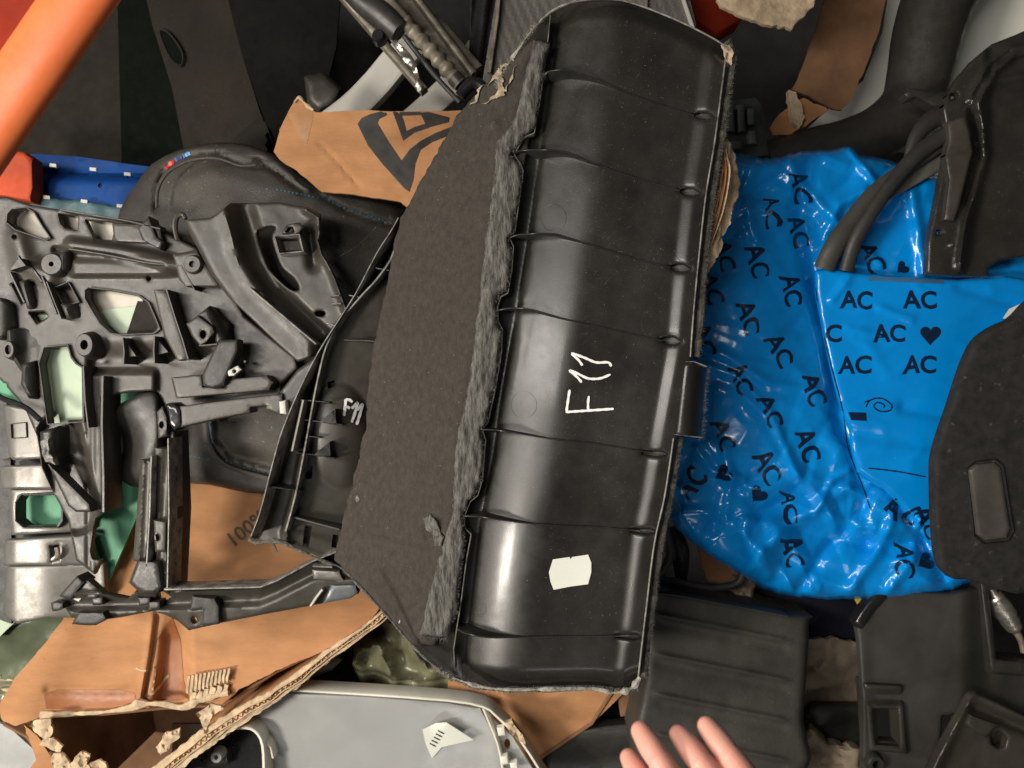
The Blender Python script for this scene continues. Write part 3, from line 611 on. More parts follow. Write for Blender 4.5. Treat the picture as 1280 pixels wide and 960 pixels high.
ptube('stem', [(1268, 785), (1276, 800), (1280, 815)], -.25, [5, 4, 4], M['oily'], MF)
o = relief('beige_cloth', [(1002, 800), (1040, 796), (1085, 808), (1085, 985), (1000, 985)], lambda X, Y: -.33 + .02 * fbm(X, Y, 40, 3), M['beige'], None, step=5, thick=.01, jag=2)
tag(o, 'crumpled brown beige fabric showing between the ribbed box and the console panel', 'fabric')
o = relief('insulation_piece', [(990, 925), (1012, 905), (1040, 930), (1075, 935), (1080, 985), (985, 985)], lambda X, Y: -.25 + .02 * fbm(X, Y, 30, 5), M['beige'], None, step=5, thick=.02, edge=(8, .01), jag=3)
tag(o, 'ragged piece of beige insulation at the bottom edge, right of the ribbed box', 'insulation')
o = relief('dark_fabric_fold', [(996, 905), (1015, 880), (1080, 880), (1080, 935), (1020, 930)], -.30, M['greyd'], None, step=6, thick=.01, edge=(8, .01)); tag(o, 'dark folded strip lying across the beige fabric', 'fabric strip')
# things between panel and bag, bottom
o = ptube('black_cable', [(826, 640), (838, 690), (826, 722), (850, 728), (890, 735), (920, 730), (928, 718)], [-.2] * 3 + [-.21] * 4, 5, M['rubber']); tag(o, 'bent black cable under the lower edge of the blue bag', 'cable')
o = ptube('plastic_lever', [(840, 660), (850, 690), (852, 730)], -.24, [8, 12, 6], M['gloss']); tag(o, 'shiny black plastic lever beside the large trim panel and under the bag', 'lever')
o = relief('cardboard_scrap', [(868, 668), (900, 690), (925, 715), (922, 745), (888, 742)], -.27, M['cardd'], None, step=6, thick=.005, jag=1); tag(o, 'brown cardboard scrap under the blue bag, above the ribbed box', 'cardboard')
o = relief('foam_scrap', [(918, 722), (932, 716), (945, 730), (940, 752), (918, 752)], lambda X, Y: -.25 + .01 * fbm(X, Y, 10, 2), M['beige'], None, step=3, thick=.02, jag=2, edge=(5, .01)); tag(o, 'small beige foam scrap under the blue bag', 'foam')
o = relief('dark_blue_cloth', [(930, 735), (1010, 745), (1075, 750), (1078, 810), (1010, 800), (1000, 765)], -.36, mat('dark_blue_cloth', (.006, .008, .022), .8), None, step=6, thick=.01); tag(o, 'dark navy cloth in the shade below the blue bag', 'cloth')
o = relief('yellow_tag', [(1066, 746), (1088, 745), (1090, 752), (1072, 756)], -.24, M['olit'], None, step=4, thick=.001); tag(o, 'tiny yellow tag just below the blue bag', 'tag')
# cardboard behind, bottom middle
CB = root('cardboard_box', 680, 900, -.34, 'dull brown cardboard box in shadow under the bottom edge of the large trim panel', 'cardboard box')
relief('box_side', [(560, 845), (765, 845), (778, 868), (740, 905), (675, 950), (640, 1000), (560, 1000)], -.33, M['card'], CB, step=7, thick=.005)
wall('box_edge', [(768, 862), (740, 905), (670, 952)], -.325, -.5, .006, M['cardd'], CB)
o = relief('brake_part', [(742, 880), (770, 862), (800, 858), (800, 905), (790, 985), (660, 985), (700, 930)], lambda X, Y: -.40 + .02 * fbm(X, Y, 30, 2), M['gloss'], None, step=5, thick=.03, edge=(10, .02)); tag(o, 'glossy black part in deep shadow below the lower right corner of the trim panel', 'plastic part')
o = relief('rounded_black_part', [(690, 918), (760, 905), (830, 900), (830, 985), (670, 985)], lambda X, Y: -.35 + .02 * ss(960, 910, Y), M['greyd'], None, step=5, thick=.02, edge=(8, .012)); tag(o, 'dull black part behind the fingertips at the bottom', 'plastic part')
o = relief('tan_buckle', [(772, 868), (795, 866), (798, 892), (776, 896)], -.34, M['cardd'], None, step=4, thick=.01, edge=(4, .004)); tag(o, 'small tan block under the lower right corner of the trim panel', 'block')

# ================================================================== 4  TOP RIGHT
o = relief('white_panel', [(1120, -60), (1330, -60), (1330, 330), (1160, 330), (1140, 190), (1000, 190), (1010, 160), (1040, 132), (1080, 100), (1104, 40)], lambda X, Y: -.42 + .00005 * (X - 1100), M['white'], None, step=12, thick=.004); tag(o, 'off white painted sheet behind the black hose at the upper right', 'metal sheet')
s1 = wall('panel_seam', [(1178, 40), (1186, 75), (1196, 108)], -.455, -.47, .004, M['rubber'], None); s1.parent = o; s1.location = s1.location - o.location
o = ptube('thick_hose', [(1215, -60), (1178, -10), (1160, 40), (1150, 90), (1138, 130), (1105, 162), (1060, 180), (1010, 190), (955, 202)], -.33, [44, 43, 41, 38, 36, 34, 31, 28, 24], M['greyd'], None, seg=24, sm=8); tag(o, 'thick curved black hose bending left above the blue bag', 'hose')
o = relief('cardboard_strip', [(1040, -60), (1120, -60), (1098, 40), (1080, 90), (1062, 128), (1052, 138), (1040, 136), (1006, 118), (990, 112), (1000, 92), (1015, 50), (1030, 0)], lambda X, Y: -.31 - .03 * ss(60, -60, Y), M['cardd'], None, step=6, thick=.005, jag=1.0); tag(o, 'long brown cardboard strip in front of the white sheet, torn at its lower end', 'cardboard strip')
b1 = relief('torn_end', [(984, 112), (994, 116), (1000, 130), (1006, 150), (998, 160), (990, 152), (988, 135)], -.295, M['cardp'], None, step=3, thick=.012, jag=2); b1.parent = o; b1.location = b1.location - o.location
b1 = relief('folded_end', [(962, 160), (975, 142), (990, 128), (1005, 122), (1036, 138), (1010, 155), (985, 168), (966, 170)], -.312, M['card'], None, step=5, thick=.005, jag=1.5); b1.parent = o; b1.location = b1.location - o.location
o = relief('torn_cardboard', [(880, -50), (1030, -50), (1018, 8), (1000, 25), (988, 36), (978, 33), (955, 32), (940, 26), (918, 18), (900, 8)], lambda X, Y: -.20 + .004 * fbm(X, Y, 30, 1), M['cardp'], None, step=4, thick=.006, jag=2, edge=(3, .002)); tag(o, 'pale torn piece of cardboard hanging in from the top edge, right of the trim panel', 'cardboard')
o = relief('red_beam', [(840, -60), (900, -60), (935, 10), (925, 28), (895, 45), (875, 32), (850, 10)], -.36, M['redd'], None, step=8, thick=.04, edge=(10, .01)); tag(o, 'dark red painted beam behind the top right corner of the trim panel', 'beam')
GC = root('green_connector', 935, 160, -.28, 'dark grey green plastic connector block with ridges, right of the trim panel above the bag', 'connector')
relief('housing', [(895, 128), (945, 122), (952, 130), (962, 195), (895, 200)], -.29, mat('connector_plastic', (.06, .07, .062), .45, var=.2), GC, step=5, thick=.03, edge=(4, .004))
for a, b, w, h in ((912, 150, 10, 30), (926, 148, 8, 34), (938, 146, 8, 20), (940, 172, 8, 16), (920, 182, 14, 10)):
    relief('ridge', [(a - w / 2, b - h / 2), (a + w / 2, b - h / 2 - 1), (a + w / 2 + 2, b + h / 2), (a - w / 2 + 1, b + h / 2)], -.275, mat('connector_ridge', (.13, .15, .135), .4) if w == 10 else bpy.data.materials['connector_ridge'], GC, step=4, thick=.012, edge=(2.5, .003))
TC = root('torn_cardboard_roll', 905, 250, -.06, 'rough torn roll of corrugated cardboard sticking out behind the right edge of the trim panel', 'cardboard')
relief('roll', [(885, 172), (905, 170), (916, 180), (922, 205), (925, 230), (918, 262), (908, 290), (898, 318), (886, 338), (872, 345), (860, 300), (870, 200)], lambda X, Y: -.022 - .012 * ((X - 895) / 25) ** 2 + .006 * (1 - 2 * np.abs(fbm(X * 1.2 + Y * .25, Y * .25, 9, 3, 2))), M['cardp'], TC, step=2.4, thick=.004, jag=2.4, sharp=60)
for k in range(7):
    x = 898 + 4 * k - k * k * .8; wall('torn_ply', [(x + 6, 178 + 6 * k), (x + 10, 215), (x + 2, 262), (x - 14, 315 - 3 * k)], -.012 - .004 * (k % 3), -.045, .0014, M['cardp'] if k % 2 else M['card'], TC, sm=4, step=3)
# black bracket, upper right
FB = root('black_door_frame', 1225, 200, -.13, 'glossy black moulded frame with curved ridges over the upper right of the blue bag', 'plastic frame')
RID = [([(1300, 62), (1268, 68), (1245, 88), (1232, 112), (1222, 130), (1228, 160), (1232, 195), (1222, 235), (1208, 275), (1200, 330)], .013, 5), ([(1300, 56), (1262, 60), (1238, 78), (1222, 105), (1215, 118)], .008, 4), ([(1300, 92), (1265, 98), (1240, 104)], .009, 6), ([(1215, 140), (1222, 165), (1218, 200), (1205, 250)], -.014, 6)]
def fb_z(X, Y):
    z = -.125 + .001 * fbm(X, Y, 50, 2)
    for p, h, r in RID: z = z + h * np.exp(-(dist(p, X, Y) / r) ** 2)
    return z - .012 * ss(1228, 1240, X - (Y - 150) * -.16 * (Y > 150))
relief('frame_body', [(1300, 30), (1268, 44), (1240, 55), (1215, 76), (1195, 100), (1183, 120), (1178, 135), (1183, 165), (1180, 200), (1172, 240), (1160, 300), (1158, 343), (1200, 346), (1236, 346), (1236, 335), (1250, 325), (1300, 318)], fb_z, M['frameg'], FB, guides=[(crom(p, 3, False), w) for p, h, w in RID],
  holes=[[(1189, 117), (1197, 117), (1196, 124), (1188, 124)], [(1171, 288), (1177, 288), (1177, 293), (1171, 293)]], step=3.4, thick=.01, edge=(5, .006), sm=1, sharp=70)
relief('bright_face', [(1184, 152), (1206, 145), (1212, 165), (1216, 190), (1208, 220), (1198, 262), (1192, 276), (1180, 275), (1186, 225), (1181, 195), (1186, 175)], lambda X, Y: -.112 + .0002 * (X - 1195) + .003 * np.exp(-(dist([(1182, 200), (1215, 192)], X, Y) / 5) ** 2), M['grey'], FB, step=4, thick=.012, edge=(3, .003))
frustum('rivet', 1212, 125, -.112, .003, .002, .006, M['metal'], FB, seg=10); frustum('rivet', 1190, 306, -.118, .003, .002, .006, M['metal'], FB, seg=10)
o = relief('mounting_clamp', [(1130, 118), (1138, 110), (1155, 112), (1170, 116), (1184, 114), (1182, 132), (1168, 134), (1160, 130), (1145, 122), (1135, 124)], -.2, M['greyd'], None, step=4, thick=.02, edge=(4, .004)); tag(o, 'small black clamp between the thick hose and the glossy frame', 'clamp')
for nm, pth, z, rr, lb in (('rubber_seal', [(1196, 158), (1150, 190), (1118, 225), (1092, 262), (1070, 300), (1058, 338)], [-.13, -.13, -.13, -.13, -.135, -.15], [10, 10, 9, 9, 9, 9], 'black rubber seal crossing the blue bag, right hand one of the pair'),
                       ('rubber_seal', [(1190, 172), (1140, 205), (1095, 240), (1062, 280), (1042, 310), (1030, 336)], [-.145] * 5 + [-.155], [9, 9, 11, 12, 13, 13], 'dusty black rubber seal crossing the blue bag, left hand one of the pair'),
                       ('rubber_seal', [(1200, 135), (1165, 150), (1145, 172), (1135, 200)], [-.17] * 4, [14, 12, 9, 6], 'black rubber seal end beside the glossy frame, above the crossing pair')):
    o = ptube(nm, pth, z, rr, M['rubberg'] if 'dusty' in lb else M['rubber'], flat=.7); tag(o, lb, 'rubber seal', 'rubber seals over the bag')
o = relief('grey_trim_strip', [(1186, 178), (1186, 208), (1130, 240), (1108, 252), (1128, 225), (1150, 205)], lambda X, Y: -.155 - .004 * ss(0, 20, Y - 200), M['silverp'], None, step=4, thick=.006, edge=(4, .004)); tag(o, 'light grey trim strip under the rubber seals on the blue bag', 'trim strip')

# ================================================================== 5  TOP LEFT AND MIDDLE
OB = root('orange_rack_beam', 70, 90, .30, 'bright orange painted steel rack beam crossing the upper left corner, out of focus', 'rack beam')
def beam_poly(a, b, w): # fat bar between two px points
    t = np.array(b) - np.array(a); t = t / np.linalg.norm(t); n = np.array([-t[1], t[0]]) * w; return [tuple(np.array(a) + n), tuple(np.array(b) + n), tuple(np.array(b) - n), tuple(np.array(a) - n)]
tube('beam_face', [P(184, -125, .30), P(84, 21, .30), P(34, 94, .30), P(-96, 284, .30)], [41 * .70 / F] * 4, M['orange'], OB, seg=28, flat=.55)
o = relief('red_rack_plate', [(-120, -90), (120, -90), (80, 0), (0, 120), (-120, 230)], .12, M['redd'], None, step=14, thick=.01, edge=(8, .006)); tag(o, 'dark red painted rack plate in the very top left corner behind the orange beam', 'rack plate')
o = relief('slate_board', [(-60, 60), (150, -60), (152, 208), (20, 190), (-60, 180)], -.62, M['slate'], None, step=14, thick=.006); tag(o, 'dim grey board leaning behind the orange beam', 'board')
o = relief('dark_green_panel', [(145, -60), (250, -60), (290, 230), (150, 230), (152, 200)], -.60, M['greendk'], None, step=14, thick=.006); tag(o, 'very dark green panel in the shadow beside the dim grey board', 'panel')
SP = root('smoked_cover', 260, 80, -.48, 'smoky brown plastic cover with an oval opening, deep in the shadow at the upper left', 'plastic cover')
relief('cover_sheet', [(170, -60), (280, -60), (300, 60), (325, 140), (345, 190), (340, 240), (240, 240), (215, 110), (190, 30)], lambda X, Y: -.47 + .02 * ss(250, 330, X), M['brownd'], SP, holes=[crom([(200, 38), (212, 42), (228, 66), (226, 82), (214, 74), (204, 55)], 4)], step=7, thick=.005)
relief('pale_corner', [(290, 175), (325, 145), (340, 165), (350, 196), (300, 200)], -.45, M['slate'], SP, step=6, thick=.005)
ptube('opening_rim', [(200, 38), (212, 42), (228, 66), (226, 82), (214, 74), (204, 55)], -.465, 1.5, M['slate'], SP, closed=True, seg=6)
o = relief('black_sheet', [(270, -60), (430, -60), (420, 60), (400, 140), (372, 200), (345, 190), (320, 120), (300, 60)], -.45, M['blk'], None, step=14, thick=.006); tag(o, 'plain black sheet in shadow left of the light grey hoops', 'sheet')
o = relief('dark_trim_end', [(380, 95), (405, 90), (428, 110), (420, 130), (398, 140), (384, 128)], -.36, M['grey'], None, step=5, thick=.02, edge=(10, .015)); tag(o, 'rounded dark plastic end above the cardboard with the printed logo', 'plastic part')
o = relief('red_orange_block', [(-40, 185), (30, 190), (41, 198), (42, 235), (38, 252), (5, 246), (-40, 244)], lambda X, Y: -.40, M['blockred'], None, step=6, thick=.03, edge=(6, .006)); tag(o, 'small red orange block at the left edge below the orange beam', 'block')
BT = root('blue_tray', 110, 230, -.45, 'dark blue plastic tray edge with a row of small holes, left side', 'tray')
relief('tray_wall', [(38, 192), (100, 196), (160, 205), (200, 210), (200, 290), (38, 290)], lambda X, Y: -.45 - .04 * ss(228, 215, Y), M['bluetray'], BT, holes=[crom([(x - 3, y), (x, y - 3), (x + 3, y), (x, y + 3)], 3) for x, y in ((70, 208), (117, 212), (160, 219), (125, 232))], step=5, thick=.006)
relief('tray_rim', [(38, 246), (100, 250), (170, 262), (170, 285), (38, 264)], lambda X, Y: -.435 + .004 * np.sin(X / 8), M['teal'], BT, step=4, thick=.01, edge=(4, .005), jag=1)
for x, y in ((66, 206), (116, 211), (159, 217), (58, 246), (105, 251), (150, 257)): relief('tray_tooth', [(x - 4, y - 2), (x + 4, y - 1), (x + 4, y + 3), (x - 4, y + 2)], -.43, M['hoop'], BT, step=3, thick=.004)
# hoop, sliding rail mechanism
for pth, w, lb in (([(545, 30), (500, 70), (470, 105), (440, 135), (400, 165)], 19, 'wide light grey curved hoop left of the oily rail, left one of the two'), ([(600, 60), (570, 100), (540, 130), (500, 165)], 17, 'light grey curved hoop half hidden behind the trim panel, right one of the two')):
    c = crom(pth, 5, False); L_ = []; R_ = []
    for i, p in enumerate(c):
        q, r = np.array(c[max(i - 1, 0)]), np.array(c[min(i + 1, len(c) - 1)]); t = (r - q) / np.linalg.norm(r - q); n = np.array([-t[1], t[0]]) * w; L_.append(tuple(np.array(p) + n)); R_.append(tuple(np.array(p) - n))
    o = relief('grey_hoop', L_ + R_[::-1], -.33, M['hoop'], None, step=5, thick=.015, edge=(7, .006)); tag(o, lb, 'hoop', 'light grey hoops')
RL = root('oily_rail', 500, 50, -.24, 'dirty metal sliding rail with a corrugated sleeve and a clip, at the top middle', 'rail')
def bar(name, a, b, w, z, m, th=.02, e=(4, .004), st=5, parent=RL): return relief(name, beam_poly(a, b, w), z, m, parent, step=st, thick=th, edge=e)
bar('rail_bar', (395, -45), (530, 112), 5, -.25, M['oily']); bar('rail_bar', (470, -45), (590, 93), 17, -.26, M['oily'])
bar('rail_bar', (478, -60), (592, 92), 4, -.235, M['cream'] if 0 else M['oily']); 
pts = []; 
c0 = np.array((455., -30.)); c1 = np.array((576., 106.))
cc = [tuple(c0 + (c1 - c0) * k / 60) for k in range(61)]
tube('corrugated_sleeve', [P(x, y, -.215) for x, y in cc], [(9.5 + (2.0 * math.sin(k * 1.25) if 24 < k < 55 else 0)) * 1.215 / F for k in range(61)], M['oily'], RL, seg=14)
tube('sleeve_cap', [P(*(c0 + (c1 - c0) * t), -.215) for t in (.93, .96, .985)], [.0132, .0135, .013], M['greyd'], RL, 14)
ptube('black_motor', [(420, -30), (450, 0), (475, 18), (500, 40)], -.21, [12, 14, 17, 15], M['greyd'], RL, seg=18); frustum('plug', 472, 43, -.2, .012, .009, .02, M['gloss'], RL)
ptube('thin_rod', [(505, 45), (540, 90), (575, 128)], -.21, 3.2, M['rubber'], RL)
relief('clip', [(488, 50), (496, 50), (512, 66), (520, 78), (525, 100), (530, 108), (524, 115), (518, 108), (520, 104), (514, 84), (505, 78), (500, 68)], lambda X, Y: -.195 + .004 * fbm(X, Y, 10, 3), M['metal'], RL, step=3, thick=.004, edge=(3, .003))
frustum('clip_head', 524, 111, -.188, .004, .0035, .006, M['cream'], RL, seg=10)
o = ptube('round_clamp', [(575, 120), (590, 104), (604, 110), (606, 124)], -.19, [7, 8, 7, 6], M['gloss']); tag(o, 'round black clamp at the lower end of the oily rail', 'clamp')
o = relief('black_post', [(590, -50), (624, -50), (612, 20), (600, 110), (585, 100)], lambda X, Y: -.30 + .006 * np.sin((X + Y * .12) / 3.3), M['gloss'], None, step=3, thick=.03, edge=(4, .004)); tag(o, 'dark post with fine vertical grooves left of the mesh cover', 'post')
MC = root('mesh_cover', 740, 10, -.22, 'grey fabric mesh cover with a pale edge behind the top of the trim panel', 'mesh cover')
relief('mesh_sheet', [(628, -50), (850, -50), (870, 30), (868, 60), (700, 70), (600, 120)], lambda X, Y: -.22 + .0009 * np.sin(X * 1.6) * np.sin(Y * 1.6 + X * .3), M['mesh'], MC, step=2.6, thick=.005)
wall('pale_edge', [(628, -50), (622, 20), (612, 90)], -.21, -.25, .006, M['oily'], MC); wall('pale_edge', [(846, -50), (856, 0), (868, 36)], -.21, -.25, .004, M['hoop'], MC); wall('pale_edge', [(812, -50), (808, 10)], -.213, -.23, .005, M['oily'], MC)
# leather cover
LC = root('leather_cover', 320, 400, -.26, 'rounded black leather cover with blue stitching and a small red and blue tag', 'leather cover')
def lc_z(X, Y):
    r2 = ((X - 320) / 200) ** 2 + ((Y - 400) / 235) ** 2
    z = -.28 + .075 * np.sqrt(np.clip(1.15 - r2, 0, 1.2)) + .002 * fbm(X, Y, 50, 4)
    z = z - .010 * np.exp(-(dist([(195, 262), (196, 235), (205, 212), (235, 194), (275, 193), (302, 203), (325, 200), (380, 240)], X, Y) / 3.2) ** 2) + .004 * np.exp(-(dist([(205, 245), (225, 225), (260, 215), (310, 225), (390, 252)], X, Y) / 12) ** 2)
    z = z - .010 * np.exp(-(dist([(390, 238), (430, 262), (470, 276), (500, 284)], X, Y) / 3) ** 2) - .014 * ss(30, 0, dist([(262, 510), (265, 550), (285, 575), (345, 592)], X, Y)) * ss(0, 8, dist([(262, 510), (265, 550), (285, 575), (345, 592)], X, Y))
    return z
lc = relief('leather_shell', [(146, 300), (150, 262), (170, 230), (190, 205), (225, 187), (270, 178), (310, 181), (345, 195), (372, 220), (400, 238), (450, 243), (490, 250), (512, 265), (500, 330), (460, 420), (420, 500), (380, 600), (345, 615), (310, 616), (262, 606), (225, 602), (190, 580), (180, 500), (150, 400)], lc_z, M['leather'], LC, step=4.5, thick=.006, edge=(10, .016), sm=2, sharp=80)
bl = surf(lc)
lint('crumbs', [lc], 170, 185, 500, 610, 420, M['cardp'], LC, .0003, .0016, .0002, .0009, -.22)
def dashes(name, path, n, w, m, bvh, parent, zd, fill=.6):
    p = resample(crom(path, 6, False), 1, False); L_ = len(p) / n
    strokes(name, [[p[int(i * L_)], p[min(int(i * L_ + L_ * fill / 2), len(p) - 1)], p[min(int(i * L_ + L_ * fill), len(p) - 1)]] for i in range(n)], w, bvh, m, parent, .0009, zd, 2)
dashes('blue_stitching', [(345, 237), (375, 243), (405, 250), (440, 263), (470, 272), (492, 280)], 30, 1.7, M['bluest'], bl, LC, -.22)
dashes('blue_stitching', [(263, 515), (266, 552), (286, 577), (345, 594)], 22, 1.3, M['bluest'], bl, LC, -.22); dashes('blue_stitching', [(216, 568), (240, 570), (262, 575)], 10, 1.3, M['bluest'], bl, LC, -.22)
dashes('dark_stitching', [(470, 284), (455, 300), (440, 312), (425, 320)], 16, 1.2, M['rim'], bl, LC, -.22)
strokes('tag', [[(207, 211), (212, 206), (218, 202)]], 5, bl, M['red'], LC, .001, -.22); strokes('tag', [[(219, 201), (224, 198), (228, 196)]], 5, bl, mat('navy_tag', (.02, .05, .2), .5), LC, .001, -.22); strokes('tag', [[(229, 196), (233, 194), (238, 192)]], 5, bl, M['lblue'], LC, .001, -.22)
ptube('rim_welt', [(196, 260), (198, 235), (212, 214), (240, 200), (272, 198), (300, 207), (320, 206)], -.205, 2.0, M['leather'], LC, seg=8)
ptube('lower_welt', [(258, 505), (262, 552), (284, 582), (345, 600)], -.222, 3.0, M['leather'], LC, seg=8)
# logo carton
CU = root('logo_carton', 450, 190, -.24, 'orange brown cardboard carton flap with a bold black printed emblem, upper middle', 'carton')
cu = relief('carton_flap', [(342, 190), (350, 162), (360, 140), (371, 123), (378, 127), (386, 136), (396, 140), (455, 138), (500, 139), (600, 138), (600, 260), (512, 262), (500, 252), (450, 244), (402, 240), (372, 214), (352, 202)], lambda X, Y: -.215 + .014 * np.sin((X - 342) / 90) - .0025 * np.exp(-(dist([(400, 180), (420, 200), (450, 235)], X, Y) / 2.5) ** 2) + .001 * fbm(X, Y, 30, 1), M['card'], CU, step=4, thick=.005, jag=.6)
bu = surf(cu)
lint('pale_fibres', [cu], 345, 125, 560, 250, 60, M['cardp'], CU, .0004, .002, .0001, .0005, -.21)
lint('dirt_marks', [cu], 345, 125, 560, 250, 30, M['cardd'], CU, .0005, .003, .0001, .0004, -.21)
poly_print('printed_emblem', [[(447, 155), (452, 148), (462, 143), (481, 138), (484, 144), (474, 149), (472, 154), (485, 176), (502, 201), (506, 236), (496, 225), (478, 205), (460, 182)], [(502, 201), (512, 187), (526, 176), (545, 166), (566, 158), (560, 170), (540, 178), (526, 187), (519, 205), (517, 224), (512, 240), (506, 236)],
  [(491, 140), (500, 139), (505, 152), (508, 164), (504, 176)], [(508, 164), (518, 159), (534, 154), (536, 160), (518, 166), (504, 176)], [(499, 140), (526, 140), (526, 144), (501, 145)], [(525, 141), (536, 140), (540, 151), (562, 147), (561, 153), (534, 160)]], bu, M['ink'], CU)
poly_print('clear_tape', [[(360, 143), (385, 137), (392, 142), (384, 180), (376, 172)]], bu, mat('tape_mark', (.40, .21, .10), .35), CU, .0004)
ptube('torn_fray', [(368, 128), (374, 122), (382, 130), (392, 138)], -.208, [2, 3, 3, 1.5], M['cardp'], CU, seg=7, wob=.7)
# ================================================================== 6  GLASS AND PLASTIC CARRIER, LEFT
GG = root('green_glass_pane', 110, 540, -.42, 'green tinted glass pane seen through the openings of the plastic carrier', 'glass pane')
relief('pane', [(-40, 428), (80, 420), (190, 455), (195, 500), (196, 590), (165, 660), (130, 740), (100, 770), (20, 770), (18, 560)], -.236, M['green'], GG, step=12, thick=.005)
o = relief('pale_board', [(-40, 240), (100, 268), (148, 274), (140, 305), (100, 306), (104, 358), (178, 362), (180, 424), (110, 424), (60, 426), (-40, 420)], lambda X, Y: -.1945 + 0 * X, M['creamb'], None, step=10, thick=.004); tag(o, 'cream coloured board behind the holes of the plastic carrier', 'board')
o = relief('pale_glass_pane', [(40, 418), (30, 395), (100, 392), (172, 382), (180, 422), (110, 424), (104, 440), (106, 529), (55, 531)], -.190, M['greenl'], None, step=10, thick=.003); tag(o, 'pale green pane behind the tall opening of the plastic carrier', 'glass pane')
o = relief('leather_strap', [(158, 418), (172, 376), (199, 380), (201, 422), (160, 424)], -.186, M['brownd'], None, step=6, thick=.01); tag(o, 'dark brown edge showing in the triangular opening of the carrier', 'strap')
o = relief('olive_glass', [(-40, 800), (10, 785), (60, 762), (110, 752), (95, 785), (40, 860), (0, 900), (-40, 900)], lambda X, Y: -.33 + .012 * ss(20, -40, (Y - 800) + (X - 40) * .5) + .004 * fbm(X, Y, 40, 2), M['olived'], None, step=6, thick=.006, edge=(6, .006)); tag(o, 'smoky olive green curved glass at the left edge below the grey panel', 'glass')
o = relief('mint_edge', [(-40, 740), (2, 765), (18, 778), (-5, 800), (-40, 800)], -.30, M['greenl'], None, step=8, thick=.004); tag(o, 'pale mint glass edge at the far left below the grey panel', 'glass')
PC = root('plastic_carrier', 170, 440, -.17, 'big dusty dark grey plastic carrier full of holes, bosses and brackets, left side', 'plastic carrier')
H = [[(10, 268), (15, 262), (32, 260), (42, 266), (50, 280), (61, 296), (56, 299), (38, 293), (20, 287), (9, 278)], [(73, 267), (98, 270), (97, 288), (82, 285), (76, 279)], [(107, 275), (145, 278), (140, 300), (118, 299)],
 [(108, 364), (112, 361), (140, 364), (172, 370), (184, 379), (193, 400), (197, 410), (190, 415), (150, 417), (138, 415), (126, 404), (116, 388), (108, 374)], [(68, 360), (85, 353), (98, 377), (80, 381)], [(14, 354), (22, 356), (32, 376), (27, 380)], [(36, 390), (55, 389), (60, 396), (46, 405)],
 [(56, 436), (84, 433), (88, 447), (94, 455), (102, 460), (103, 524), (60, 527), (57, 505), (50, 455)], [(8, 432), (12, 434), (14, 442), (10, 443), (7, 438)], [(4, 478), (8, 480), (9, 485), (5, 484)], [(36, 353), (42, 352), (44, 356), (38, 358)]]
def circ(x, y, r, ry=None): return [(x + r * math.cos(a), y + (ry or r) * math.sin(a)) for a in [2 * math.pi * k / 9 for k in range(9)]]
H += [circ(18, 296, 3), circ(62, 329, 3.5), circ(186, 348, 3)]
def pc_z(X, Y):
    z = -.17 + .0004 * fbm(X, Y, 60, 2)
    z = z - .012 * ss(6, -6, dist([(70, 312), (140, 322), (200, 332)], X, Y) - 2) + .016 * ss(14, 4, dist([(90, 308), (150, 316), (200, 326), (225, 332)], X, Y)) 
    z = z + .010 * ss(318, 330, Y) * ss(350, 340, Y) * ss(80, 95, X) * ss(240, 200, X)
    z = z - .016 * ss(420, 455, Y) * ss(105, 120, X) * ss(300, 250, X)          # step down to lower ledge
    z = z + .014 * ss(458, 470, Y) * ss(108, 118, X) * ss(200, 190, X)
    z = z + .012 * np.exp(-(dist([(22, 300), (30, 330), (60, 345)], X, Y) / 14) ** 2)
    z = z - .02 * ss(12, 0, dist([(75, 545), (85, 590), (95, 640)], X, Y) - 20)
    return z
pcb = relief('carrier_body', [(-30, 246), (10, 246), (38, 256), (75, 262), (110, 268), (180, 277), (205, 290), (245, 310), (275, 345), (305, 395), (368, 446), (372, 460), (352, 480), (350, 500), (300, 508), (215, 524), (205, 505), (196, 488), (160, 490), (126, 497), (126, 530), (128, 600), (128, 640), (119, 648), (113, 690), (116, 699), (126, 700), (118, 718), (95, 700), (85, 650), (66, 615), (52, 585), (46, 545), (30, 508), (0, 474), (-30, 460)],
  pc_z, M['grey'], PC, holes=H, step=2.6, thick=.009, edge=(3, .0025), sharp=50)
lint('dust_specks', [pcb], 0, 240, 380, 700, 350, M['scuff'], PC, .0003, .0014, .0001, .0004, -.17)
def rimwall(pts, zt=-.160, zb=-.19, th=.0018, m='grey', closed=True, nm='hole_rim'): return wall(nm, pts, zt, zb, th, M[m], PC, closed=closed)
for k in (0, 3, 7, 4): 
    a = np.array(H[k], float); c = a.mean(0); rimwall([tuple(c + (p - c) * 1.06) for p in a], -.164, -.182, .0016)
# dark depth pieces, ribs and ridges of the carrier
rimwall([(153, 422), (155, 440), (154, 455)], -.145, -.19, .003, closed=False, nm='stiffening_rib'); rimwall([(193, 420), (192, 438), (193, 454)], -.145, -.19, .003, closed=False, nm='stiffening_rib')
relief('gusset', [(155, 424), (170, 445), (155, 446)], -.155, M['grey'], PC, step=5, thick=.02); relief('gusset', [(194, 421), (210, 440), (194, 444)], -.155, M['grey'], PC, step=5, thick=.02)
wall('long_ridge', [(208, 362), (218, 395), (228, 425), (235, 449)], -.140, -.19, .003, M['grey'], PC); relief('ridge_foot', [(192, 362), (208, 362), (235, 449), (222, 451), (205, 420)], lambda X, Y: -.155, M['grey'], PC, step=5, thick=.02, edge=(3, .003))
wall('long_ridge', [(86, 311), (130, 318), (180, 328), (222, 333)], -.147, -.19, .0026, M['grey'], PC)
wall('long_ridge', [(200, 330), (226, 332), (243, 362)], -.145, -.18, .002, M['grey'], PC)
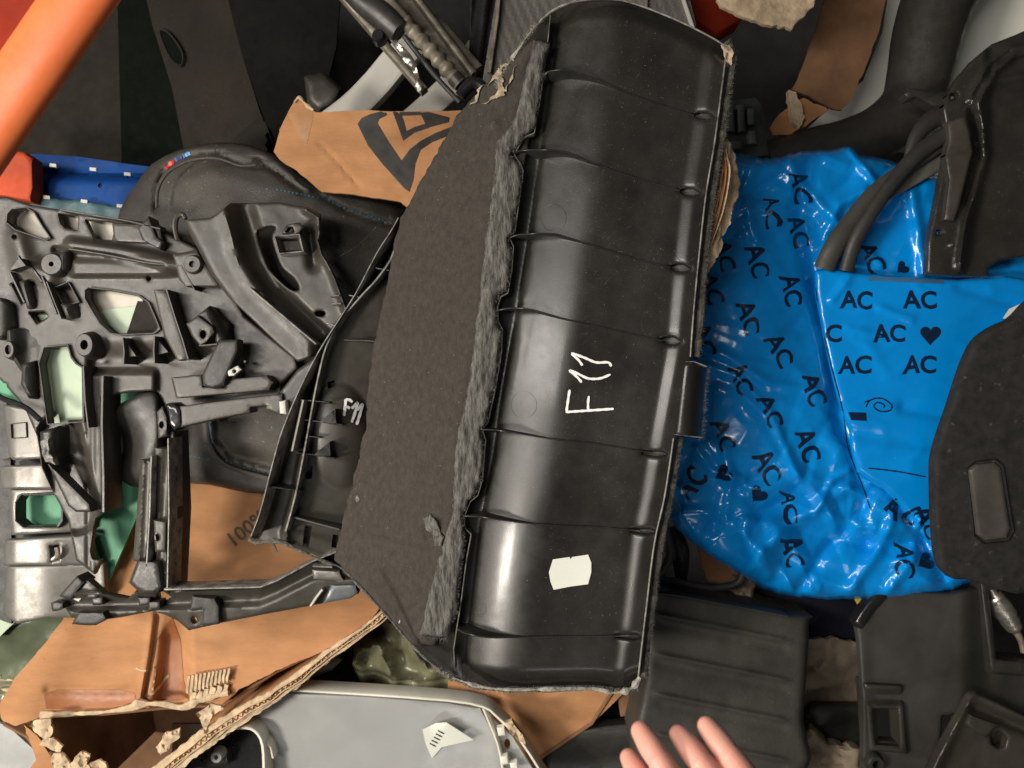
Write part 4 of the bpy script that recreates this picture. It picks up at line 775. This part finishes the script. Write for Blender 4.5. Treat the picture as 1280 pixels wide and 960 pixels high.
wall('edge_flange', [(75, 262), (110, 268), (160, 276), (200, 286)], -.150, -.18, .003, M['grey'], PC); wall('edge_flange', [(128, 470), (127, 530), (129, 600), (129, 640)], -.150, -.20, .006, M['grey'], PC); wall('edge_flange', [(104, 458), (106, 500), (110, 535)], -.150, -.20, .0035, M['grey'], PC)
relief('bolt_plate', [(216, 318), (246, 312), (262, 338), (275, 358), (232, 358), (224, 350)], -.146, M['grey'], PC, step=4, thick=.02, edge=(4, .003)); frustum('bolt_boss', 240, 330, -.139, .016, .0135, .012, M['grey'], PC, hole=.005)
frustum('bolt_boss', 105, 431, -.148, .018, .014, .03, M['grey'], PC, hole=.006, sq=1.3); frustum('bolt_boss', 10, 437, -.15, .012, .009, .02, M['grey'], PC, hole=.005, sq=1.5); frustum('bolt_boss', 64, 330, -.150, .020, .017, .02, M['grey'], PC, hole=.004)
relief('raised_box', [(233, 405), (247, 394), (266, 408), (268, 415), (258, 428), (250, 432), (240, 420)], -.125, M['grey'], PC, holes=[circ(254, 418, 3.6, 5)], step=4, thick=.04, edge=(3, .003)); relief('raised_box_side', [(247, 394), (262, 382), (287, 405), (286, 425), (270, 430), (268, 412)], lambda X, Y: -.135 - .018 * ss(0, 16, (X - 262) * .8 - (Y - 400) * .4), M['greyd'], PC, step=4, thick=.03, edge=(3, .003))
relief('rubber_tab', [(273, 425), (298, 424), (298, 438), (280, 482), (266, 486), (254, 482), (253, 468)], lambda X, Y: -.125, M['rubber'], PC, step=4, thick=.02, edge=(5, .006)); wall('tab_edge', [(249, 432), (262, 431), (271, 430)], -.125, -.16, .0025, M['grey'], PC)
relief('small_clip', [(284, 464), (297, 457), (302, 462), (292, 470), (286, 470)], -.125, M['hoop'], PC, holes=[circ(293, 464, 2.5)], step=3, thick=.006, edge=(2, .002)); frustum('pin', 306, 452, -.14, .003, .002, .01, M['greyd'], PC, seg=8)
# horizontal arm
relief('arm_ledge', [(214, 472), (252, 468), (254, 484), (282, 484), (282, 474), (333, 469), (342, 478), (336, 488), (220, 498)], -.140, M['silverp'] if 0 else M['grey'], PC, step=4, thick=.03, edge=(3, .003))
relief('arm_beam', [(224, 508), (260, 503), (300, 498), (353, 492), (355, 516), (350, 519), (333, 511), (333, 507), (313, 509), (312, 516), (270, 524), (226, 534)], -.128, M['grey'], PC, step=4, thick=.035, edge=(3, .003)); relief('arm_end', [(350, 490), (372, 462), (392, 448), (394, 462), (378, 500), (358, 514)], -.135, M['greyd'], PC, step=4, thick=.03, edge=(4, .004))
relief('arm_cap', [(349, 502), (357, 500), (358, 518), (350, 517)], -.120, M['hoop'], PC, step=3, thick=.02, edge=(2, .002))
relief('pillar_knuckle', [(206, 505), (215, 503), (226, 510), (227, 532), (218, 538), (210, 530)], -.125, M['gloss'], PC, step=4, thick=.03, edge=(4, .005)); relief('pillar_lug', [(196, 515), (203, 508), (209, 522), (209, 545), (198, 548)], -.12, M['grey'], PC, holes=[circ(202, 531, 2.5, 4)], step=3.5, thick=.02, edge=(3, .003))
# hose end in the opening
relief('cowl', [(133, 520), (150, 505), (175, 492), (195, 490), (199, 510), (200, 545), (198, 570), (184, 590), (175, 610), (150, 600), (132, 580), (130, 550)], lambda X, Y: -.22 + .05 * np.sqrt(np.clip(1.1 - ((X - 180) / 60) ** 2 - ((Y - 535) / 75) ** 2, 0, 1)) - .04 * np.exp(-((X - 150) / 18) ** 2 - ((Y - 555) / 28) ** 2), M['greyd'], PC, step=3.6, thick=.01, edge=(5, .01), sm=2, sharp=80)
relief('cowl_skirt', [(135, 585), (160, 600), (188, 588), (192, 620), (178, 628), (165, 618), (155, 600)], -.24, M['brownd'], PC, step=4, thick=.01, edge=(4, .004))
relief('funnel', [(50, 540), (75, 532), (108, 530), (114, 560), (116, 620), (112, 632), (90, 615), (70, 580), (52, 570)], lambda X, Y: -.155 - .04 * ss(60, 95, X), M['greyd'], PC, step=4, thick=.01, edge=(5, .006), sm=1)
relief('worn_lug', [(50, 552), (60, 548), (64, 565), (70, 580), (58, 576), (52, 568)], lambda X, Y: -.14 + .004 * fbm(X, Y, 8, 2), M['rim'], PC, step=3, thick=.01, jag=1.2, edge=(3, .003)); relief('strut', [(60, 580), (72, 590), (112, 630), (114, 640), (95, 640), (85, 632)], -.148, M['grey'], PC, step=4, thick=.02, edge=(3, .003))
ptube('wire_loop', [(-10, 492), (8, 500), (22, 505), (36, 512), (50, 525)], -.135, 3.6, M['gloss'], PC, seg=8)
# black plates stand in for the shaded hollows among the slots
for p in ([(0, 372), (18, 380), (25, 410), (0, 425), (-20, 420), (-20, 370)], [(24, 352), (34, 349), (48, 378), (44, 387), (34, 386)], [(8, 412), (40, 408), (56, 430), (50, 455), (30, 470), (10, 440)], [(28, 455), (46, 450), (50, 500), (36, 498), (26, 480)], [(76, 380), (98, 378), (104, 398), (84, 400)], [(74, 316), (88, 312), (92, 330), (84, 340), (74, 338)]):
    relief('slot_shade_plate', p, lambda X, Y: -.150 - .02 * ss(0, 30, X - p[0][0]), M['rubber'], PC, step=4, thick=.03, edge=(4, .008))
for a, b in (((22, 320), (32, 336)), ((40, 335), (52, 352)), ((52, 345), (70, 392)), ((12, 340), (30, 378))): wall('slot_rib', [a, b], -.156, -.19, .004, M['greyd'], PC)
wall('slot_rib', [(58, 352), (68, 378), (76, 398)], -.152, -.19, .0025, M['grey'], PC)
relief('small_fin', [(12, 338), (24, 322), (32, 332)], -.14, M['greyd'], PC, step=4, thick=.03)
relief('wedge_block', [(186, 270), (196, 296), (205, 302), (200, 312), (178, 300), (172, 285)], -.15, M['greyd'], PC, step=4, thick=.03, edge=(3, .004)); relief('wedge_block', [(140, 278), (200, 282), (205, 305), (143, 302)], lambda X, Y: -.158, M['grey'], PC, step=4, thick=.02, edge=(3, .004))
ptube('hook', [(222, 300), (219, 285), (221, 272), (228, 268), (232, 273)], -.14, [3, 3.4, 3.4, 3, 2.4], M['grey'], PC, seg=8)
# long diagonal arm
DD = [(286, 254), (297, 290), (306, 325), (322, 352), (345, 378), (395, 425)]
def arm_z(X, Y):
    d0 = dist(DD, X, Y); side = (X - interp([(b, a) for a, b in DD], Y)) 
    z = -.135 - .026 * ss(-10, 18, side) + .005 * np.exp(-((side + 10) / 8) ** 2) + .014 * ss(20, 36, side)
    z = z + .012 * np.exp(-(dist([(382, 262), (398, 272), (399, 300), (418, 345), (433, 388)], X, Y) / 5) ** 2) - .012 * np.exp(-(dist([(388, 290), (392, 330)], X, Y) / 7) ** 2)
    z = z - .006 * np.exp(-(dist([(228, 275), (262, 345), (285, 375)], X, Y) / 5) ** 2)
    return z + .0008 * fbm(X, Y, 40, 3)
relief('diagonal_arm', [(227, 264), (232, 275), (262, 272), (270, 268), (288, 254), (350, 253), (366, 256), (385, 259), (399, 266), (402, 290), (397, 300), (402, 318), (418, 345), (434, 388), (425, 402), (414, 415), (402, 428), (398, 442), (372, 452), (345, 428), (300, 385), (284, 370), (262, 340), (248, 312), (236, 290)], arm_z, M['grey'], PC, guides=[(crom(DD, 3, False), 9), ([(382, 262), (398, 272), (399, 300), (418, 345), (433, 388)], 4)],
  holes=[crom([(321, 292), (328, 285), (342, 283), (344, 287), (340, 297), (347, 322), (354, 336), (368, 348), (374, 362), (362, 362), (345, 347), (332, 328)], 3), [(346, 297), (371, 296), (376, 312), (350, 314)], circ(400, 392, 7, 4)], step=2.4, thick=.010, edge=(3, .0025), sharp=55)
wall('socket_rim', [(343, 295), (374, 293), (379, 314), (349, 317)], -.128, -.17, .002, M['rim'], PC, closed=True); relief('socket_bridge', [(352, 292), (358, 281), (374, 278), (380, 284), (372, 293)], -.125, M['grey'], PC, holes=[[(357, 290), (361, 284), (366, 284), (368, 290)]], step=3, thick=.012, edge=(2.5, .003))
wall('arm_step', [(412, 370), (424, 369)], -.128, -.16, .002, M['rim'], PC); wall('arm_step', [(414, 380), (426, 379)], -.128, -.16, .002, M['rim'], PC)
wall('arm_edge', [(312, 360), (345, 388), (395, 430)], -.118, -.16, .0035, M['rim'], PC, sm=3)
# twin vertical rails and bottom beam
for a, b, w in (((184, 575), (174, 702), 8), ((202, 560), (203, 738), 8)):
    relief('vertical_rail', beam_poly(a, b, w), lambda X, Y: -.12 - .004 * np.abs(np.sin((X + Y * .05) / 3.5)), M['grey'], PC, step=3.6, thick=.035, edge=(3, .003))
wall('rail_edge', [(189, 570), (187, 640), (183, 708)], -.108, -.15, .003, M['rim'], PC); wall('rail_edge', [(210, 548), (211, 640), (209, 735)], -.106, -.15, .0028, M['rim'], PC); wall('rail_edge', [(215, 540), (219, 640), (214, 738)], -.13, -.18, .006, M['rubber'], PC)  # last one is a black fin standing in for the rail's shadow
relief('rail_foot', [(172, 700), (198, 702), (203, 736), (196, 742), (176, 742), (161, 728)], -.108, M['greyd'], PC, step=4, thick=.04, edge=(4, .006)); relief('rail_joint', [(192, 650), (208, 652), (207, 690), (194, 690)], -.104, M['grey'], PC, holes=[circ(197, 672, 2.5, 4)], step=3, thick=.02, edge=(3, .003))
def bb_z(X, Y):
    yt = interp([(95, 742), (205, 740), (325, 735), (345, 727), (392, 703), (450, 700)][::1], X) if 0 else np.interp(X, [95, 205, 325, 345, 392, 450], [742, 740, 735, 727, 703, 700])
    return -.128 - .014 * ss(4, 12, Y - yt) + .012 * ss(15, 24, Y - yt) - .00022 * np.clip(Y - yt - 24, 0, 60) + .008 * np.exp(-((Y - yt) / 3) ** 2) + .001 * fbm(X, Y, 30, 2)
relief('bottom_beam', [(76, 752), (86, 738), (98, 722), (112, 726), (130, 742), (160, 748), (172, 736), (205, 736), (240, 738), (325, 735), (345, 726), (370, 711), (392, 698), (428, 706), (447, 725), (448, 742), (400, 755), (330, 768), (280, 778), (236, 788), (222, 776), (205, 768), (190, 764), (150, 772), (118, 776), (90, 772)], bb_z, M['grey'], PC,
  holes=[circ(243, 775, 3.4, 4.4), [(196, 742), (204, 739), (214, 746), (206, 752), (198, 752)]], step=3.3, thick=.012, edge=(3.5, .004), sharp=55)
relief('beam_recess', [(240, 745), (268, 748), (274, 758), (274, 780), (252, 783), (236, 770)], -.120, M['rubber'], PC, holes=[[(236, 764), (254, 762), (253, 781), (236, 784)]], step=4, thick=.02, edge=(3, .003)); wall('beam_edge', [(205, 737), (325, 734), (346, 726), (392, 701), (420, 690)], -.110, -.15, .003, M['rim'], PC)
wall('beam_mark', [(388, 758), (396, 746), (403, 737)], -.122, -.15, .004, M['hoop'], PC); relief('beam_end', [(414, 731), (445, 730), (448, 741), (438, 748), (404, 754)], -.125, mat('blue_grey_plastic', (.10, .11, .115), .4), PC, step=4, thick=.02, edge=(4, .004))
relief('rail_clip', [(390, 712), (424, 714), (430, 726), (392, 724)], -.105, M['silverp'], PC, step=4, thick=.012, edge=(3, .003)); wall('rail_clip_edge', [(391, 708), (415, 709)], -.10, -.12, .003, M['rim'], PC)
relief('foam_block', [(98, 766), (128, 765), (134, 774), (120, 782), (90, 781)], -.115, M['rubber'], PC, step=3, thick=.012, edge=(3, .003), jag=.6); relief('angled_box', [(96, 720), (106, 728), (88, 750), (74, 745)], -.12, M['rubber'], PC, step=4, thick=.03, edge=(3, .004)); relief('pale_wedge', [(105, 730), (112, 736), (98, 752), (90, 748)], -.13, M['hoop'], PC, step=4, thick=.01)  # the last wedge is simply light grey
for x, y in ((122, 752), (180, 752), (192, 758), (115, 744), (72, 758)): relief('beam_lug', [(x - 8, y - 5), (x + 7, y - 6), (x + 8, y + 3), (x - 6, y + 6)], -.122, M['greyd'], PC, step=3, thick=.02, edge=(2.5, .003), jag=1)
# grey panel with square windows
SG = root('grey_window_panel', 60, 640, -.20, 'satin grey stepped plastic panel with small square openings, lower left behind the carrier', 'plastic panel')
def sg(n, o_, zz, holes=(), **k): return relief(n, o_, lambda X, Y: zz - .02 * ss(40, 130, X) - .010 * ss(20, -5, X), M['silverp'], SG, holes=holes, step=4, thick=.012, edge=(3, .003), sharp=60)
sg('upper_step', [(4, 506), (45, 512), (62, 540), (62, 573), (16, 575), (11, 570)], -.195); sg('middle_step', [(1, 583), (60, 580), (90, 606), (90, 612), (2, 611)], -.190)
sg('window_step', [(12, 612), (70, 610), (110, 625), (110, 664), (14, 669)], -.198, [[(20, 628), (26, 620), (68, 619), (76, 626), (76, 650), (70, 658), (30, 658), (20, 650)]]); sg('lower_step', [(6, 675), (110, 668), (120, 700), (120, 706), (5, 707)], -.192, [[(62, 682), (74, 681), (73, 700), (64, 702)]]); sg('bottom_step', [(9, 708), (130, 704), (132, 742), (110, 772), (60, 772), (22, 780), (8, 772), (4, 765)], -.197)
relief('gap_shade_plate', [(-6, 568), (70, 566), (100, 590), (4, 590)], -.232, M['rubber'], SG, step=8, thick=.004); relief('gap_shade_plate', [(6, 662), (112, 660), (118, 682), (4, 682)], -.232, M['rubber'], SG, step=8, thick=.004); relief('gap_shade_plate', [(-4, 490), (8, 500), (12, 572), (-4, 576)], -.215, M['rubber'], SG, step=8, thick=.004)  # black plates added where the gaps between steps lie in shade
wall('square_mark', [(13, 530), (32, 528), (33, 547), (14, 548)], -.192, -.20, .0012, M['rubber'], SG, closed=True); wall('window_rim', [(19, 628), (26, 618), (69, 617), (78, 625), (78, 651), (71, 660), (29, 660), (19, 651)], -.194, -.22, .002, M['rubber'], SG, closed=True)
ptube('clip', [(66, 700), (72, 694), (71, 684)], -.19, 3, M['metal'], SG, seg=8)
o = relief('black_backing', [(-40, 480), (10, 500), (14, 600), (14, 780), (-40, 760)], -.225, M['rubber'], None, step=12, thick=.006); tag(o, 'added black strip darkening the far left edge beside the satin grey panel', 'strip')  # black sheet stands in for the dark recess along the left edge

# ================================================================== 7  LOWER CARDBOARD BOX
LB = root('torn_cardboard_box', 240, 800, -.3, 'torn open orange brown cardboard box with ragged corrugated edges, lower left', 'cardboard box')
def lb_z(X, Y):
    z = -.245 - .05 * ss(760, 600, Y) + .004 * fbm(X, Y, 90, 3)
    z = z - .012 * np.exp(-(dist([(196, 772), (190, 820), (180, 876)], X, Y) / 5) ** 2) + .008 * np.exp(-(dist([(192, 772), (186, 820), (176, 876)], X, Y) / 4) ** 2)
    z = z - .03 * ss(0, 18, X - 196 + (Y - 770) * .10) * ss(46, 30, X - 196 + (Y - 770) * -.02) * ss(760, 800, Y)
    z = z + .018 * ss(100, 20, X - (880 - Y) * .42 + 0) - .006 * np.exp(-(dist([(60, 862), (160, 864)], X, Y) / 5) ** 2)
    return z
lbx = relief('box_panel', [(120, 700), (140, 640), (165, 605), (230, 600), (345, 602), (470, 700), (482, 752), (455, 785), (410, 812), (345, 838), (300, 862), (278, 880), (232, 878), (200, 885), (170, 884), (130, 892), (60, 892), (45, 898), (18, 908), (2, 900), (-2, 882), (20, 846), (60, 800), (95, 752)], lb_z, M['card'], LB, guides=[([(194, 768), (188, 820), (178, 878)], 4)], step=3.6, thick=.004, jag=.8, sharp=70)
bl2 = surf(lbx)
lint('pale_fibres', [lbx], 5, 610, 480, 890, 160, M['cardp'], LB, .0005, .003, .0001, .0005, -.25)
lint('dirt_marks', [lbx], 5, 610, 480, 890, 120, M['cardd'], LB, .0005, .004, .0001, .0006, -.25)
text('printed_number', '100%', 308, 662, 26, -38, bl2, M['inkfade'], LB, bold=.02, zdef=-.27)
poly_print('brown_tape', [[(55, 868), (70, 862), (150, 862), (168, 866), (172, 880), (150, 884), (58, 886)]], bl2, M['tape'], LB, .0008); poly_print('brown_tape', [[(196, 800), (215, 770), (226, 800), (230, 850), (236, 872), (205, 878), (184, 876)]], bl2, M['tape'], LB, .0008)
strokes('tape_edge', [[(188, 868), (196, 860), (212, 843)]], 3.0, bl2, M['cardp'], LB, .002, -.25); strokes('box_crease', [[(170, 835), (178, 838), (188, 838)]], 2, bl2, M['cardp'], LB, .001, -.25)
def ply(name, pts, z, m, r, wob=.6): return ptube(name, pts, z, r, m, LB, seg=7, wob=wob, sm=8)
ply('torn_fold', [(52, 893), (90, 892), (130, 890), (165, 884), (175, 880), (205, 880), (228, 884), (250, 876), (286, 866)], -.235, M['cardp'], [4, 3, 3.5, 4, 5, 4, 6, 4, 3])
for k in range(11):
    x = 232 + k * 5; relief('corrugation', [(x, 866 - k * 1.5), (x + 3, 845 - k), (x + 5.5, 845 - k), (x + 3, 868 - k * 1.5)], -.232, M['cardp'], LB, step=4, thick=.004, jag=.5)
for k in range(6): x = 236 + k * 8; relief('torn_ply', [(x, 876 - 2 * k), (x + 4, 864 - 2 * k), (x + 9, 866 - 2 * k), (x + 7, 878 - 2 * k)], -.235, M['cardp'], LB, step=3, thick=.004, jag=1.5)
RIMP = [(486, 762), (468, 778), (440, 798), (410, 820), (375, 848), (340, 872), (310, 888), (285, 905), (255, 925), (228, 945), (200, 968), (170, 995)]
def rim_z(X, Y): return -.205 + .004 * fbm(X, Y, 12, 3)
n_ = len(RIMP); WD = [4, 5, 6, 7, 8, 9, 10, 11, 12, 12, 12, 12]; RO = [(x + w * .55, y + w * .8) for (x, y), w in zip(RIMP, WD)]; RI = [(x - w * .55, y - w * .8) for (x, y), w in zip(RIMP, WD)]
relief('torn_rim', RI + RO[::-1], lambda X, Y: -.207 + .0016 * fbm(X, Y, 26, 3, 3), M['cardp'], LB, step=2.6, thick=.006, jag=1.5, sharp=40)
for k, (o_, dz) in enumerate(((-3, .003), (2.5, .0035), (6, .001))): wall('torn_ply', [(x + o_ * .55 + 1.6 * float(noise(x, y, 20, k)), y + o_ * .8 + 1.6 * float(noise(x, y, 17, k + 2))) for x, y in resample(RIMP, 7, False)], lambda X, Y: -.2045 + dz + .002 * noise(X, Y, 8, 2), -.212, .0011, M['cardp'], LB, step=3)
zz = [(x + (3.2 if i % 2 else -2.2) * .55, y + (3.2 if i % 2 else -2.2) * .8) for i, (x, y) in enumerate(resample(RIMP, 4, False))]
wall('corrugation', zz, lambda X, Y: -.2035 + .001 * noise(X, Y, 9, 1), -.212, .0008, M['card'], LB, step=6)
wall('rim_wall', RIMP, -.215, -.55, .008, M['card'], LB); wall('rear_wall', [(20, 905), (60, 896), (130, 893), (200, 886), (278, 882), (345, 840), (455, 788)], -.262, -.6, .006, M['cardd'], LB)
wall('added_side_wall', [(4, 906), (34, 922), (50, 950), (66, 990), (74, 1030)], -.262, -.6, .006, M['cardd'], LB)  # added to close the open left side and keep light out
relief('box_bottom', [(0, 880), (470, 700), (470, 800), (240, 1000), (20, 1000)], -.6, M['cardd'], LB, step=14, thick=.006)  # shade inside the box is put into the darker cardboard colour
for p in ([(52, 925), (68, 922), (78, 932), (76, 940), (60, 936), (50, 932)], [(60, 940), (78, 942), (92, 962), (100, 985), (78, 985), (66, 960)], [(92, 946), (102, 940), (112, 944), (108, 954), (120, 958), (126, 985), (100, 985), (86, 960)], [(112, 952), (124, 948), (132, 960), (140, 985), (118, 985)], [(44, 900), (62, 898), (66, 916), (60, 926), (48, 922), (38, 908)], [(205, 918), (225, 908), (224, 920), (202, 945), (196, 935)], [(246, 892), (262, 880), (280, 886), (262, 900), (258, 922), (252, 905)]):
    relief('torn_shred', p, lambda X, Y: -.20 + .006 * fbm(X, Y, 9, 4), M['cardp'], LB, step=3, thick=.004, jag=2.0)
relief('lower_flap', [(30, 905), (50, 925), (62, 945), (84, 985), (20, 985), (45, 950)], -.25, M['card'], LB, step=6, thick=.004, jag=1.2)
# ================================================================== 8  SILVER PANEL
SV = root('silver_body_panel', 450, 920, -.27, 'smooth silver grey painted car body panel with a pale rim and black socket, bottom edge', 'body panel')
def sv_z(X, Y): return -.26 - .000002 * (X - 400) ** 2 * .3 - .00012 * (Y - 860)
svb = relief('panel_skin', [(100, 1010), (190, 965), (250, 915), (310, 885), (345, 862), (360, 866), (460, 870), (560, 878), (600, 885), (612, 905), (630, 935), (640, 1010)], sv_z, M['silver'], SV, holes=[crom([(222, 1000), (218, 925), (235, 914), (300, 910), (318, 914), (328, 935), (332, 1000)], 2)], step=6, thick=.006, edge=(4, .003))
wall('pale_rim', [(345, 862), (450, 868), (560, 876), (604, 884), (620, 895), (650, 925), (676, 965), (700, 1000)], -.248, -.29, .005, M['cream'], SV, sm=2); wall('inner_rim', [(604, 886), (612, 905), (622, 930), (628, 960), (632, 1000)], -.25, -.29, .004, M['cream'], SV, sm=2)
relief('rim_web', [(612, 896), (640, 920), (668, 965), (690, 1010), (634, 1010), (626, 930)], -.27, M['silver'], SV, holes=[circ(634, 930, 4, 7)], step=5, thick=.006); relief('foam_dab', [(632, 904), (640, 900), (646, 912), (654, 918), (656, 930), (648, 926), (638, 916)], lambda X, Y: -.235 + .005 * fbm(X, Y, 6, 2), M['cardp'], SV, step=3, thick=.01, jag=1.6)
for x, y in ((626, 914), (630, 950), (642, 958)): relief('rim_clip', [(x - 5, y - 4), (x + 4, y - 6), (x + 6, y + 5), (x - 3, y + 6)], -.245, M['cream'], SV, step=3, thick=.01, edge=(2, .002))
wall('socket_frame', [(262, 914), (300, 910), (318, 914), (328, 932), (330, 970), (332, 1000)], -.235, -.29, .006, M['cream'], SV, sm=3); wall('socket_frame', [(330, 925), (338, 935), (341, 948)], -.245, -.28, .004, M['cream'], SV)
relief('socket_cup', [(215, 905), (335, 905), (338, 1005), (215, 1005)], lambda X, Y: -.33 + .05 * np.clip(((X - 272) / 60) ** 2, 0, 1), M['gloss'], SV, step=6, thick=.006); relief('socket_block', [(238, 940), (260, 933), (284, 938), (286, 955), (262, 962), (240, 958)], -.30, M['greyd'], SV, step=4, thick=.02, edge=(4, .006))
frustum('socket_ball', 270, 947, -.285, .012, .010, .02, M['silver'], SV, hole=.004); frustum('socket_ball', 252, 950, -.29, .008, .006, .02, M['greyd'], SV, hole=.003); ptube('cream_clip', [(262, 914), (275, 919), (286, 915)], -.23, 3, M['cream'], SV, seg=8)
lab = relief('curled_label', [(528, 912), (545, 904), (558, 903), (572, 912), (592, 925), (570, 930), (552, 934), (540, 948), (532, 930)], lambda X, Y: sv_z(X, Y) + .004 + .016 * ss(25, 0, dist([(560, 905), (590, 926)], X, Y)), M['sticker'], SV, step=3.2, thick=.0006)
for k in range(5): strokes('printed_line', [[(537 + 2.6 * k, 929 - 4 * k), (541 + 2.6 * k, 931 - 4 * k), (545 + 2.6 * k, 933 - 4 * k)]], 1.6, surf(lab), M['ink'], SV, .0005, -.25)
o = relief('silver_fragment', [(-40, 890), (10, 908), (40, 935), (62, 960), (60, 1000), (-40, 1000)], -.27, M['silver'], None, step=8, thick=.006); tag(o, 'silver painted fragment in the bottom left corner', 'body panel')
o = relief('cardboard_edge', [(-40, 845), (-4, 845), (22, 850), (14, 870), (0, 885), (-40, 885)], lambda X, Y: -.33 + .004 * np.sin(Y), M['cardp'], None, step=3, thick=.01, jag=1.5); tag(o, 'small stack of corrugated cardboard edges at the far left, below the olive glass', 'cardboard')
o = relief('olive_bag', [(455, 770), (500, 770), (540, 820), (570, 850), (600, 875), (540, 880), (470, 870), (440, 830)], lambda X, Y: -.34 + .03 * (1 - 2 * np.abs(fbm(X, Y, 34, 2, 2))), M['olive'], None, step=4, thick=.004, edge=(8, .02), sm=2, sharp=80); tag(o, 'crumpled translucent olive green plastic bag under the lower left edge of the trim panel', 'plastic bag')
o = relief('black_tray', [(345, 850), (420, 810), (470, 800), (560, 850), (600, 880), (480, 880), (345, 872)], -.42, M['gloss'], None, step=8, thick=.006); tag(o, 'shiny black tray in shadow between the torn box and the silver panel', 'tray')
o = relief('blue_grey_chip', [(405, 822), (418, 818), (428, 825), (415, 838), (395, 845), (380, 850)], -.30, M['silverp'], None, step=4, thick=.006, edge=(3, .003)); tag(o, 'small glossy grey chip beside the torn rim of the cardboard box', 'plastic part')
# ================================================================== 9  HAND
def hand():
    z0 = .42; bm = bmesh.new()
    def loft(pts, rad, seg=18):
        pts = [Vector(p) for p in pts]; c = crom([(*p, r) for p, r in zip(pts, rad)], 7, False); rings = []
        # rounded tip at first point
        q = [Vector(p[:3]) for p in c]; rr = [p[3] for p in c]; t0 = (q[0] - q[1]).normalized()
        tip = [(q[0] + t0 * rr[0] * math.sin(a), rr[0] * math.cos(a)) for a in (R(82), R(62), R(42), R(22))]
        allp = tip + list(zip(q, rr)); n = len(allp)
        for i, (p, r) in enumerate(allp):
            a = allp[max(i - 1, 0)][0]; b = allp[min(i + 1, n - 1)][0]; t = (b - a).normalized(); s = t.cross(Vector((0, 0, 1))).normalized(); u = s.cross(t)
            rings.append([bm.verts.new(p + s * math.cos(2 * math.pi * k / seg) * r + u * math.sin(2 * math.pi * k / seg) * r * .92) for k in range(seg)])
        for A_, B_ in zip(rings, rings[1:]):
            for k in range(seg): bm.faces.new((A_[k], A_[(k + 1) % seg], B_[(k + 1) % seg], B_[k]))
        bm.faces.new(rings[0][::-1]); bm.faces.new(rings[-1])
    def f(tip, mid, base, r, dz=(-.004, .004, 0)):
        a, b, c = (np.array(p, float) for p in (tip, mid, base)); q = [a, a * .72 + b * .28, a * .48 + b * .52, a * .42 + b * .58, a * .36 + b * .64, b, b * .5 + c * .5, c]; zz = [z0 - .016, z0 - .006, z0 + .002, z0 + .004, z0 + .006, z0 + .009, z0 + .003, z0 - .010]
        loft([P(x, y, z) for (x, y), z in zip(q, zz)], [r * .84, r * 1.0, r * 1.0, r * .93, r * 1.01, r * 1.06, r * 1.03, r * 1.18])
    f((786, 947), (815, 1000), (868, 1085), .0086); f((801, 914), (838, 972), (905, 1070), .0096); f((849, 919), (893, 975), (945, 1060), .0098); f((884, 908), (930, 968), (990, 1060), .0096)
    loft([P(1010, 1030, z0 + .02), P(1040, 1075, z0 + .01), P(1030, 1130, z0 - .005), P(1000, 1190, z0 - .012)], [.0095, .0105, .013, .018])
    for a, b in (((868, 1085), (925, 1260)), ((905, 1070), (945, 1260)), ((945, 1060), (965, 1260)), ((990, 1060), (985, 1260))):
        loft([P(*a, z0 - .010), P((a[0] + b[0]) / 2, (a[1] + b[1]) / 2, z0 - .010), P(*b, z0 - .010), P(b[0] + 10, b[1] + 160, z0 - .01)], [.0105, .0165, .017, .018])
    me = bpy.data.meshes.new('hand'); base = P(930, 1050, z0)
    for v in bm.verts: v.co -= base
    bmesh.ops.recalc_face_normals(bm, faces=bm.faces[:]); bm.to_mesh(me); bm.free(); me.materials.append(M['skin'])
    o = bpy.data.objects.new('hand', me); COL.objects.link(o); o.location = base
    r = o.modifiers.new('r', 'REMESH'); r.mode = 'VOXEL'; r.voxel_size = .0009; r.use_smooth_shade = True
    s = o.modifiers.new('s', 'SMOOTH'); s.factor = .5; s.iterations = 3
    dg = bpy.context.evaluated_depsgraph_get(); m2 = bpy.data.meshes.new_from_object(o.evaluated_get(dg)); o.modifiers.clear(); o.data = m2
    for p in m2.polygons: p.use_smooth = True
    return tag(o, 'bare hand with pale pink fingertips reaching up in front of the ribbed box', 'hand')
hand()
